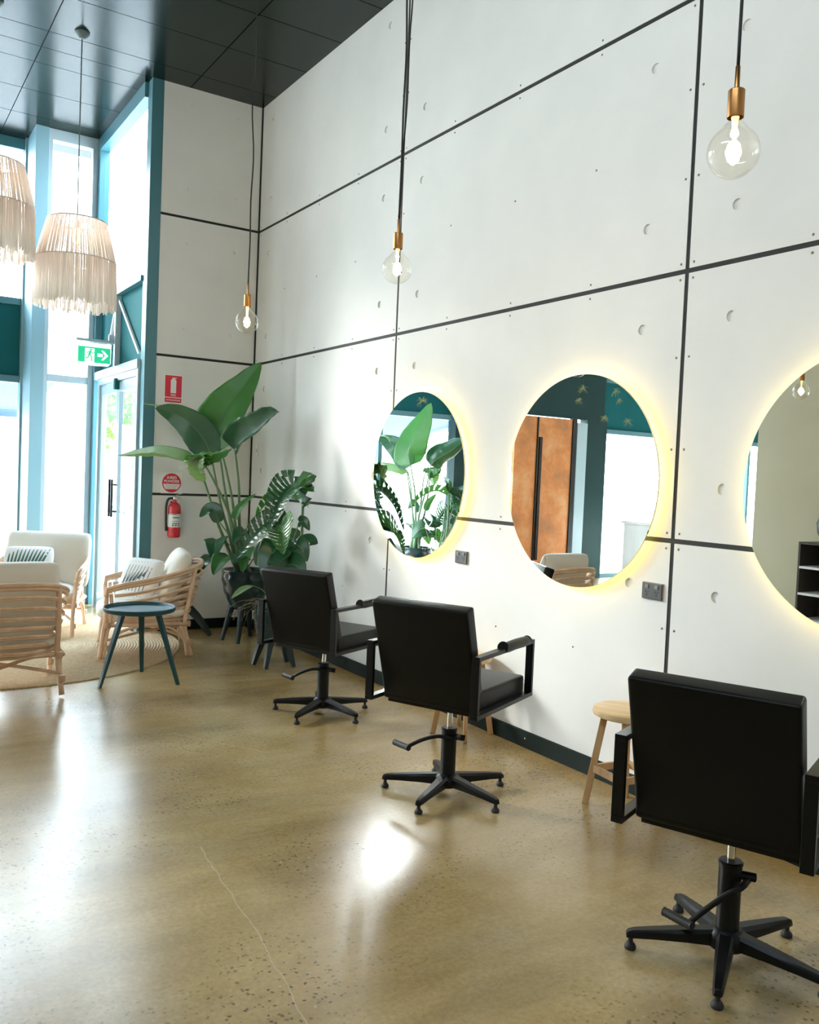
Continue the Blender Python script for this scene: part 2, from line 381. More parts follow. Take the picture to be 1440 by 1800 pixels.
# back wall piece at the far corner
bm = B()
for (z0, z1) in zc: box(bm, -.90, -.012, 0, .02, z0, z1)
wf = struct(obj('wall_back', bm, PANEL))
cut = B()
for z in HOLZ:
    for x in (-.24, -.68): lathe(cut, [(.018, 0), (.018, .03)], 20, (x, -.02, z), (0, 1, 0))
co = obj('cutter', cut, PANEL); md = wf.modifiers.new('holes', 'BOOLEAN'); md.object = co; md.operation = 'DIFFERENCE'; md.solver = 'EXACT'
dg = bpy.context.evaluated_depsgraph_get(); me = bpy.data.meshes.new_from_object(wf.evaluated_get(dg)); wf.modifiers.clear(); wf.data = me
bpy.data.objects.remove(co)
bm = B(); box(bm, -.90, .22, .02, .25, -.2, H+.2); struct(obj('trim_2', bm, GAP))
bm = B()
for y in YV: box(bm, .0035, .0195, y-G+.0005, y+G-.0005, .09, H)
for z in ZJ: box(bm, .003, .0195, YB, -.012, z-G+.0005, z+G-.0005); box(bm, -.90, -.012, .003, .0195, z-G+.0005, z+G-.0005)
box(bm, -.0115, .0195, -.0115, .0195, .09, H)
struct(obj('trim_8', bm, GAP))
# skirting boards
bm = B(); box(bm, -.012, .0, YB, -.012, 0, .088, .002); bs = struct(obj('baseboard_right', bm, SKIRT))
for y in (-3.98, -5.2):
    b = B(); lathe(b, [(.006, 0), (.006, .001), (0, .003)], 10, (-.012, y, .05), (-1, 0, 0)); obj('screw', b, CHROME, bs, smooth=True)
bm = B(); box(bm, -.90, -.012, -.012, 0, 0, .088, .002); struct(obj('baseboard_back', bm, SKIRT))
# ceiling: backing slab + panels with seams
bm = B(); box(bm, -4.75, .22, YB-.2, -2.2, H+.012, H+.2); box(bm, XL-.2, .22, -2.2, .25, H+.012, H+.2); box(bm, XL-.2, -.93, .25, YF+.1, H+.012, H+.2)
struct(obj('trim_3', bm, GAP))
bm = B(); g = .004
y = -.28
while y > YB: y -= .606
while y < YF+.1:
    x = -.675
    while x > XL: x -= 1.2
    while x < .2:
        for (rx0, rx1, ry0, ry1) in ((-4.75, 0, YB-.1, -2.2), (XL-.2, 0, -2.2, .015), (XL-.2, -.93, .023, YF+.1)):
            xa, xb, ya, yb = max(x+g, rx0), min(x+1.2-g, rx1), max(y+g, ry0), min(y+.606-g, ry1)
            if xb > xa+.005 and yb > ya+.005: box(bm, xa, xb, ya, yb, H, H+.012)
        x += 1.2
    y += .606
struct(obj('ceiling', bm, CEILP))
# other walls (seen only in the mirrors)
bm = B(); box(bm, XL-.2, XL, -2.2, YF+.1, 0, H); struct(obj('wall_left', bm, PLASTW))
bm = B(); box(bm, -4.75, .02, YB-.2, YB, 0, H); struct(obj('wall_front', bm, PLASTW))
bm = B(); box(bm, -4.75, -4.6, YB, -2.07, 0, 3.9); box(bm, -4.75, -4.6, YB, -2.07, 4.5, H); box(bm, -4.75, -4.6, YB, -9.9, 3.9, 4.5); box(bm, -4.75, -4.6, -4.9, -2.07, 3.9, 4.5); struct(obj('wall_partition', bm, PLASTER))  # high opening holds the added strip window
bm = B(); box(bm, -12.5, -4.75, -2.2, -2.07, 0, H); struct(obj('wall_return', bm, PLASTW))

# ------------------------------------------------------------------ glazing
def pane(parent, x0, x1, y0, y1, z0, z1):
    b = B(); box(b, x0, x1, y0, y1, z0, z1); return obj('glass_pane', b, WGLASS, parent)
wn = sempty('added_light_window')  # added unseen strip window, put in to brighten the right wall
bm = B()
for y in (-9.9, -8.25, -6.6, -4.94): box(bm, -4.70, -4.65, y, y+.04, 3.9, 4.5)
box(bm, -4.70, -4.65, -9.9, -4.9, 3.9, 3.93); box(bm, -4.70, -4.65, -9.9, -4.9, 4.47, 4.5); obj('window_frame', bm, FRAME, wn)
pane(wn, -4.677, -4.673, -9.88, -4.92, 3.92, 4.48)
# steel corner column
bm = B(); box(bm, -1.0, -.90, -.005, .12, 0, H, .004); struct(obj('trim_4', bm, FRAME))
# door side glazing, plane x = -1
wn = sempty('window_1')
bm = B()
box(bm, -1.03, -.93, .12, 1.80, 4.58, H); box(bm, -1.03, -.93, 1.68, 1.80, 0, 4.58); box(bm, -1.02, -.94, .12, 1.68, 3.03, 3.08)
obj('window_frame', bm, FRAME, wn, bevel=.004)
bm = B(); box(bm, -1.015, -.945, .95, 1.0, 2.36, 3.03); box(bm, -1.03, -.93, .12, 1.68, 2.28, 2.36)
obj('transom_frame', bm, FRAMEL, wn, bevel=.004)
bm = B(); box(bm, -.965, -.955, .12, 1.68, 2.36, 3.03)
obj('spandrel_panel', bm, SPAN, wn)
bm = B()
bar(bm, (-.985, .93, 2.98), (-.985, .22, 2.42), .025, .02, (1, 0, 0)); bar(bm, (-.985, 1.06, 2.95), (-.985, 1.40, 2.42), .025, .02, (1, 0, 0))
obj('diagonal_brace', bm, WHITEM, wn)
pane(wn, -.985, -.979, .12, 1.68, 3.08, 4.58)
# double entrance door
dr = sempty('door_1', (-.98, .9, 0))
bm = B()
box(bm, -.04, .04, -.78, -.72, 0, 2.28); box(bm, -.04, .04, .60, .66, 0, 2.28); box(bm, -.04, .04, -.72, .60, 2.22, 2.28)
obj('door_frame', bm, FRAMEL, dr, bevel=.003)
for (a, b_, h_) in ((-.72, -.065, -.11), (-.055, .60, -.02)):
    bm = B(); s = .05
    box(bm, -.02, .02, a, a+s, .02, 2.21); box(bm, -.02, .02, b_-s, b_, .02, 2.21); box(bm, -.02, .02, a+s, b_-s, 2.12, 2.21); box(bm, -.02, .02, a+s, b_-s, .02, .16)
    lf = obj('door_leaf', bm, FRAMEL, dr, bevel=.003)
    b = B(); box(b, -.004, .004, a+s, b_-s, .16, 2.12); obj('glass_pane', b, WGLASS, lf)
    b = B(); cyl(b, (-.065, h_, .95), (-.065, h_, 1.30), .011, 12); cyl(b, (-.02, h_, 1.0), (-.065, h_, 1.0), .007, 10); cyl(b, (-.02, h_, 1.25), (-.065, h_, 1.25), .007, 10)
    obj('door_handle', b, BLACKM, lf, smooth='auto')
bm = B(); box(bm, -.06, .02, -.10, -.04, 2.14, 2.24); obj('door_closer', bm, SPAN, dr, bevel=.003)
# narrow window beside the door, plane y = 1.8
wn = sempty('window_2')
bm = B()
box(bm, -1.50, -1.03, 1.75, 1.85, 4.60, H); box(bm, -1.08, -1.03, 1.75, 1.85, 0, 4.60); box(bm, -1.50, -1.46, 1.75, 1.85, 0, 4.60); box(bm, -1.46, -1.08, 1.75, 1.85, 2.24, 2.31); box(bm, -1.46, -1.08, 1.75, 1.85, 0, .06)
obj('window_frame', bm, FRAMEL, wn, bevel=.004)
pane(wn, -1.46, -1.08, 1.797, 1.803, 2.31, 4.60); pane(wn, -1.46, -1.08, 1.797, 1.803, .06, 2.24)
bm = B(); box(bm, -1.62, -1.50, 1.74, 2.36, 0, H, .004); box(bm, -1.64, -1.62, 2.20, 2.36, 0, H); struct(obj('trim_5', bm, FRAMEB))
# long front window, plane y = 2.3
wn = sempty('window_3')
def front_bay(x0, x1, mull):
    b = B()
    box(b, x0, x1, 2.25, 2.35, 4.60, H); box(b, x0, x1, 2.25, 2.35, 2.24, 2.31); box(b, x0, x1, 2.25, 2.35, 3.03, 3.10); box(b, x0, x1, 2.25, 2.35, 0, .06)
    for x in mull: box(b, x-.03, x+.03, 2.25, 2.35, .06, 2.24); box(b, x-.03, x+.03, 2.25, 2.35, 3.10, 4.60)
    obj('window_frame', b, FRAME, wn, bevel=.004)
    b = B(); box(b, x0, x1, 2.29, 2.33, 2.31, 3.03); obj('spandrel_panel', b, SPAN, wn)
    e = [x0] + sorted(mull) + [x1]
    for i in range(len(e)-1):
        a, c_ = e[i]+(.03 if i else 0), e[i+1]-(.03 if i < len(e)-2 else 0)
        pane(wn, a, c_, 2.297, 2.303, .06, 2.24); pane(wn, a, c_, 2.297, 2.303, 3.10, 4.60)
front_bay(-3.94, -1.64, [-2.8])
front_bay(-5.0, -4.20, [])
front_bay(XL, -6.82, [-8.6, -10.4])
bm = B(); box(bm, -4.20, -3.94, 2.18, 2.36, 0, H, .005); struct(obj('trim_6', bm, DARKT))
# copper clad sliding door and pier between the front windows
bm = B(); box(bm, -6.82, -5.0, 2.27, 2.36, 2.42, H); box(bm, -6.82, -6.40, 2.2, 2.36, 0, 2.42); struct(obj('trim_7', bm, DARKT))
dr = sempty('door_2', (-5.6, 2.2, 0))
bm = B(); box(bm, -.5, .60, 0, .06, .02, 2.40); obj('door_panel', bm, COPPER, dr, bevel=.003)
bm = B(); box(bm, .10, .15, -.03, 0, .3, 2.1); box(bm, .17, .19, -.02, 0, .02, 2.4); obj('pull_bar', bm, BLACKM, dr, bevel=.003)
bm = B(); box(bm, -.58, -.5, -.02, .06, 0, 2.42); obj('door_frame', bm, BLACKM, dr)
bm = B(); box(bm, -.80, -.60, -.01, .06, 0, 2.36); obj('side_panel', bm, FRAMEL, dr)

# ------------------------------------------------------------------ round backlit mirrors
def round_mirror(y, label, k):
    t = thing('round_mirror', label, 'mirror', (0, y, 1.4527), 0, 'round backlit mirrors')
    R_ = .5307
    b = B(); lathe(b, [(R_-.002, 0), (R_, .0015), (R_, .006)], 128, (-.039, 0, 0), (-1, 0, 0)); 
    # front disc is mirror, rim dark
    o = obj('mirror_glass', b, MIRROR, t)
    b = B(); ring(b, (-.0385, 0, 0), R_-.0008, .0022, 128, 6, (1, 0, 0)); obj('mirror_rim', b, mat('mirror_rim_metal', (.25, .22, .15), .3, .8), t, smooth=True)
    b = B(); lathe(b, [(.40, 0), (.40, .037)], 64, (-.002, 0, 0), (-1, 0, 0)); obj('mounting_box', b, MBACK, t)
    b = B(); n_ = 96; Rr = .455
    vs1 = [[b.verts.new((x, rr*math.cos(2*PI*i/n_), rr*math.sin(2*PI*i/n_))) for i in range(n_)] for (x, rr) in ((-.036, Rr), (-.028, Rr+.004), (-.020, Rr))]
    for a in range(2):
        for i in range(n_): j = (i+1) % n_; b.faces.new((vs1[a][i], vs1[a][j], vs1[a+1][j], vs1[a+1][i]))
    obj('light_strip', b, LED, t)
    return t
round_mirror(-2.8346, 'round backlit wall mirror reflecting the tall plant, nearest the corner', 0)
round_mirror(-4.309, 'round backlit wall mirror reflecting the copper door and white counter', 1)
round_mirror(-5.815, 'round backlit wall mirror cut by the frame, reflecting the plain olive wall', 2)

# ------------------------------------------------------------------ wall sockets, switch
def socket(y, z, label):
    t = thing('power_outlet', label, 'power outlet', (0, y, z), 0, 'dark double power outlets')
    b = B(); box(b, -.012, -.006, -.058, .058, -.037, .037, .003); obj('cover_plate', b, SOCK, t)
    b = B(); box(b, -.006, 0, -.060, .060, -.039, .039); obj('back_box', b, mat('socket_edge_tan', (.30, .26, .20), .5), t)
    for s in (-.028, .028):
        b = B(); box(b, -.016, -.012, s-.010, s+.010, .012, .028, .001); obj('rocker_switch', b, SOCKB, t)
        b = B()
        for (dy, dz, an) in ((-.007, -.004, .5), (.007, -.004, -.5), (0, -.018, 0)):
            obox(b, V(-.0123, s+dy, dz), V(1, 0, 0), V(0, math.cos(an), math.sin(an)), V(0, -math.sin(an), math.cos(an)), .0008, .0016, .0045)
        obj('socket_slots', b, GAP, t)
socket(-3.32, .970, 'dark double power outlet below the mirror nearest the plants')
socket(-4.805, .962, 'dark double power outlet beside the black wall joint, by the middle mirror')
t = thing('light_switch', 'small pale switch plate on the wall beside the corner', 'light switch', (0, -.14, 1.62))
b = B(); box(b, -.008, 0, -.022, .022, -.058, .058, .003); obj('cover_plate', b, SIGNW, t)
b = B(); box(b, -.012, -.008, -.008, .008, -.014, .014, .002); obj('rocker', b, mat('rocker_beige', (.55, .50, .46), .5), t)

# ------------------------------------------------------------------ lettering
def text_mesh(s, size, m, parent, loc, rot=(PI/2, 0, 0), name='lettering', ext=.0006):
    cu = bpy.data.curves.new('t', 'FONT'); cu.body = s; cu.size = size; cu.align_x = 'CENTER'; cu.align_y = 'CENTER'; cu.extrude = ext; cu.offset = size*.012
    o = bpy.data.objects.new('t', cu); C.objects.link(o)
    dg = bpy.context.evaluated_depsgraph_get(); dg.update(); me = bpy.data.meshes.new_from_object(o.evaluated_get(dg)); bpy.data.objects.remove(o)
    me.materials.clear(); me.materials.append(m); r = bpy.data.objects.new(name, me); C.objects.link(r); r.parent = parent; r.location = loc; r.rotation_euler = rot
    return r
# fire extinguisher location sign
t = thing('extinguisher_sign', 'red rectangular sign with white extinguisher symbol on the corner wall', 'sign', (-.745, 0, 2.115))
b = B(); box(b, -.082, .082, -.004, 0, -.125, .125); obj('sign_border', b, SIGNW, t)
b = B(); box(b, -.073, .073, -.0055, -.004, -.070, .116); box(b, -.073, .073, -.0055, -.004, -.116, -.078); obj('sign_face', b, RED, t)
b = B(); box(b, -.024, .024, -.0075, -.0055, -.035, .075, .0); box(b, -.010, .010, -.0075, -.0055, .075, .09); box(b, -.012, .026, -.0075, -.0055, .09, .098)
poly(b, [(-.024, -.0055, .075), (-.010, -.0055, .088), (.010, -.0055, .088), (.024, -.0055, .075)], (0, -1, 0), .002); obj('symbol', b, SIGNW, t)
text_mesh('FIRE', .026, SIGNW, t, (0, -.0062, -.054)); text_mesh('EXTINGUISHER', .0185, SIGNW, t, (0, -.0062, -.097))
# powder sign
t = thing('powder_sign', 'white square sign with red A:B(E) POWDER disc above the extinguisher', 'sign', (-.735, 0, 1.30))
b = B(); box(b, -.092, .092, -.004, 0, -.092, .092); obj('sign_plate', b, SIGNW, t)
b = B(); lathe(b, [(.083, 0), (.083, .0015)], 64, (0, -.004, 0), (0, -1, 0)); obj('red_disc', b, RED, t)
b = B(); pts = [(.074*math.cos(a), -.0055, .074*math.sin(a)) for a in [PI+.12+(PI-.24)*i/24 for i in range(25)]]
pts = [q for q in pts if q[2] > -.058]; pts1 = [q for q in pts if q[0] < 0]; pts2 = [q for q in pts if q[0] >= 0]
poly(b, pts1+pts2, (0, -1, 0), .001); obj('white_field', b, SIGNW, t)
text_mesh('A:B(E)', .034, SIGNW, t, (0, -.0062, .046)); text_mesh('POWDER', .032, SIGNW, t, (0, -.0062, .013))
b = B()
for i in range(4): box(b, -.056+.006*i, .056-.006*i, -.0070, -.0065, -.022-.010*i, -.0195-.010*i)
obj('small_print', b, mat('small_print_red', (.55, .2, .2), .6), t)
# extinguisher
t = thing('fire_extinguisher', 'red fire extinguisher with white label hanging under the round sign', 'fire extinguisher', (-.725, -.075, .83))
b = B(); lathe(b, [(.0, 0), (.046, 0), (.054, .010), (.055, .02), (.055, .250), (.050, .275), (.035, .295), (.018, .305), (.016, .325)], 40); obj('cylinder', b, REDE, t, smooth='auto')
b = B(); lathe(b, [(.0555, .09), (.0558, .0905), (.0558, .205), (.0555, .2055)], 40, closed=True)
obj('label_band', b, SIGNW, t, smooth=True)
b = B()
for (a0, a1, z0, z1) in ((-2.1, -1.0, .168, .178), (-2.2, -.95, .120, .128), (-2.2, -1.9, .100, .115), (-1.75, -1.45, .100, .116), (-1.3, -1.0, .100, .115), (-2.2, -.95, .140, .144)):
    n_ = 10
    for i in range(n_):
        x0, x1 = a0+(a1-a0)*i/n_, a0+(a1-a0)*(i+1)/n_
        q = [b.verts.new((.0562*math.cos(a), .0562*math.sin(a), z)) for (a, z) in ((x0, z0), (x1, z0), (x1, z1), (x0, z1))]; b.faces.new(q)
obj('label_print', b, INK, t)['kind'] = 'stuff'
b = B(); lathe(b, [(.014, .325), (.018, .330), (.018, .350), (.008, .36)], 20); box(b, -.004, .05, -.008, .008, .345, .352); bar(b, (0, 0, .36), (.075, 0, .385), .016, .004); bar(b, (.0, 0, .345), (.075, 0, .340), .016, .004)
obj('valve_handle', b, CHROME, t, bevel=.001)
b = B(); tube(b, spline([(-.015, 0, .34), (-.055, 0, .33), (-.072, 0, .27), (-.072, 0, .16), (-.068, 0, .08)]), .010, 10); tube(b, [(-.068, 0, .09), (-.067, 0, .055)], [.012, .010], 10); obj('hose', b, RUBBER, t, smooth=True)
b = B(); box(b, -.02, .02, .05, .075, .20, .31); ring(b, (0, 0, .20), .057, .003, 32, 6); obj('bracket', b, CHROME, t)
# exit sign
t = thing('exit_sign', 'green running-man exit sign with white arrow hung by the door mullion', 'exit sign', (-1.19, 1.0, 2.46))
b = B(); box(b, -.165, .20, -.03, .03, .115, .140, .003); box(b, .13, .175, -.012, .012, .14, .20); obj('mounting_bar', b, FRAMEL, t)
b = B(); pts = [(-.155, .105), (-.150, -.075), (-.13, -.098)] + [(-.13+.26*i/8, -.098-.006*math.sin(PI*i/8)) for i in range(1, 8)] + [(.13, -.098), (.150, -.075), (.155, .105)]
poly(b, [(x, -.012, z) for x, z in pts], (0, 1, 0), .024); obj('light_panel', b, EXW, t)
b = B(); box(b, -.146, -.085, -.014, -.012, -.078, .066); box(b, .0, .146, -.014, -.012, -.078, .066); box(b, -.085, 0, -.014, -.012, .052, .066); obj('green_field', b, EXG, t)
b = B(); box(b, .028, .075, -.016, -.014, -.018, .010); poly(b, [(.062, -.014, -.048), (.082, -.014, -.048), (.126, -.014, -.004), (.082, -.014, .040), (.062, -.014, .040), (.098, -.014, -.004)], (0, -1, 0), .002); obj('arrow', b, EXW, t)
b = B(); lathe(b, [(.0095, 0), (.0095, .003)], 16, (-.030, -.012, .040), (0, -1, 0))
def limb(pts, w_):
    for i in range(len(pts)-1): bar(b, (pts[i][0], -.0135, pts[i][1]), (pts[i+1][0], -.0135, pts[i+1][1]), w_, .003, (0, 1, 0))
limb([(-.034, .030), (-.046, -.008)], .020); limb([(-.034, .026), (-.058, .018), (-.068, -.002)], .007); limb([(-.034, .026), (-.016, .008), (.0, .016)], .007)
limb([(-.044, -.006), (-.022, -.026), (-.026, -.058), (-.014, -.06)], .010); limb([(-.048, -.006), (-.058, -.036), (-.08, -.042)], .010)
obj('running_figure', b, EXG, t)

# ------------------------------------------------------------------ pendant bulbs
def pendant(x, y, z, label, grp, double=False, wob=0., cat='pendant light'):
    t = thing('pendant_bulb', label, cat, (x, y, z), 0, grp)
    b = B(); lathe(b, [(0, -.0625)] + [(.0625*math.sin(a), -.0625*math.cos(a)) for a in [PI*i/20 for i in range(1, 17)]] + [(.026, .064), (.016, .074), (.0145, .085)], 40, closed=True)
    obj('glass_globe', b, BULBG, t, smooth=True)
    b = B()
    for k in range(6):
        a = 2*PI*k/6; q = [(.004*math.cos(a), .004*math.sin(a), .028)]
        for i in range(7): an = a+.25*i; rr = .013; q.append((rr*math.cos(an), rr*math.sin(an), .018-.006*i))
        q.append((.003*math.cos(a), .003*math.sin(a), -.028)); tube(b, q, .0016, 5)
    obj('filament', b, FIL, t)
    b = B(); lathe(b, [(.010, .085), (.006, .06), (.005, .035), (0, .030)], 14, closed=True); tube(b, [(0, 0, .03), (0, 0, -.03)], .001, 5); obj('glass_stem', b, mat('stem_glass_frosted', (.85, .8, .65), .2), t, smooth=True)
    b = B(); lathe(b, [(.0195, .083), (.0200, .085), (.0200, .148), (.0185, .150), (0, .150)], 32, closed=True); obj('lamp_holder', b, BRASS, t, smooth='auto')
    b = B(); lathe(b, [(.0062, .148), (.0062, .206), (.005, .208)], 16); obj('brass_rod', b, BRASS, t, smooth='auto')
    b = B(); top = H-z
    n_ = 30
    def wv(i, ph): return (wob*math.sin(ph+i*.9)+wob*.5*math.sin(ph*2+i*.37))*math.sin(PI*i/n_)
    tube(b, [(wv(i, 0), wv(i, 1), .205+(top-.205)*i/n_) for i in range(n_+1)], .0042, 8)
    obj('cord', b, CORD, t, smooth=True)
    if double:
        b = B(); tube(b, [(.004+.018*math.sin(PI*min(1, i/n_*1.05))+wv(i, 2), .004, .205+(top-.205)*i/n_) for i in range(n_+1)], .0035, 8); obj('cord', b, CORD, t, smooth=True)
    b = B(); lathe(b, [(.045, top), (.045, top-.012), (.03, top-.022), (0, top-.022)], 24, closed=True); obj('ceiling_rose', b, BLACKM, t, smooth='auto')
    l = bpy.data.lights.new('bulb_light', 'POINT'); l.energy = 2.0; l.color = (1, .72, .40); l.shadow_soft_size = .02
    lo = bpy.data.objects.new('bulb_light', l); C.objects.link(lo); lo.parent = t; lo.location = (0, 0, -.0)
    return t
pendant(-1.305, -6.13, 2.262, 'brass pendant with clear globe bulb, largest and nearest, at upper right', 'globe bulb pendants', wob=.004)
pendant(-1.175, -4.36, 2.312, 'brass pendant globe bulb on a doubled black cord before the vertical joint', 'globe bulb pendants', double=True, wob=.004)
pendant(-1.28, -2.97, 2.25, 'brass pendant globe bulb hanging in front of the room corner', 'globe bulb pendants', wob=.008)
pendant(-3.25, -3.40, 2.237, 'globe bulb pendant seen only in the right-hand mirror', 'globe bulb pendants', wob=.004)

# ------------------------------------------------------------------ fringed shades
def fringe_shade(x, y, z, label):
    t = thing('fringed_pendant', label, 'pendant lamp', (x, y, z), 0, 'cotton fringe pendant lamps')   # z = mid ring height
    rt, rm = .215, .290; zt = .30; zb = -.34
    b = B(); ring(b, (0, 0, zt), rt, .006); ring(b, (0, 0, .0), rm, .005)
    for k in range(3): a = 2*PI*k/3; tube(b, [(0, 0, zt+.01), (rt*math.cos(a), rt*math.sin(a), zt)], .003, 6)
    obj('shade_frame', b, RING, t, smooth=True)
    b = B(); n_ = 160; rnd = random.Random(3)
    for k in range(n_):
        a = 2*PI*k/n_+rnd.uniform(-.010, .010); a2 = a+rnd.uniform(-.02, .02); w_ = rnd.uniform(.0030, .0048)
        tube(b, [(rt*math.cos(a), rt*math.sin(a), zt), ((rt+rm)/2*math.cos((a+a2)/2)*1.01, (rt+rm)/2*math.sin((a+a2)/2)*1.01, zt/2), (rm*math.cos(a2), rm*math.sin(a2), 0)], w_, 5)
    obj('upper_fringe', b, FRINGE, t, smooth=True)
    b = B(); n_ = 200
    for k in range(n_):
        a = 2*PI*k/n_+rnd.uniform(-.012, .012); w_ = rnd.uniform(.0036, .0056); L_ = zb+rnd.uniform(-.02, .02); rr = rm+rnd.uniform(-.004, .010)
        tube(b, [(rm*math.cos(a), rm*math.sin(a), .004), (rr*math.cos(a), rr*math.sin(a), L_*.5), (rr*1.01*math.cos(a+rnd.uniform(-.02, .02)), rr*1.01*math.sin(a), L_)], [w_, w_, w_*1.4], 5)
    obj('lower_fringe', b, FRINGE, t, smooth=True)
    b = B(); n_ = 60
    for k in range(n_):
        a = 2*PI*k/n_+rnd.uniform(-.02, .02)
        rr = .18; tube(b, [(rr*math.cos(a), rr*math.sin(a), .02), (rr*math.cos(a), rr*math.sin(a), -.30+rnd.uniform(-.02, .02))], .005, 5)
    ring(b, (0, 0, .02), .18, .004); obj('inner_fringe', b, FRINGE, t, smooth=True)
    b = B(); lathe(b, [(.02, zt+.02), (.02, zt-.05), (.018, zt-.055)], 16); obj('lamp_holder', b, RING, t, smooth='auto')
    b = B(); lathe(b, [(0, zt-.17), (.03, zt-.155), (.042, zt-.12), (.03, zt-.08), (.016, zt-.05)], 20, closed=True); obj('bulb', b, emat('shade_bulb_warm', (1, .6, .25), 9), t, smooth=True)
    top = H-z
    b = B(); tube(b, [(0, 0, zt), (0, .003, (zt+top)/2), (0, 0, top)], .0045, 8); obj('cord', b, mat('cord_grey', (.10, .12, .13), .6), t, smooth=True)
    b = B(); lathe(b, [(.055, top), (.055, top-.01), (.04, top-.03), (.02, top-.05), (0, top-.05)], 24, closed=True); obj('ceiling_rose', b, mat('rose_grey', (.12, .17, .19), .4), t, smooth='auto')
    return t
fringe_shade(-1.66, -.42, 2.985, 'cream cotton fringe pendant shade, hanging left of the door')
fringe_shade(-2.27, -.50, 3.27, 'cream cotton fringe pendant shade cut by the left picture edge')

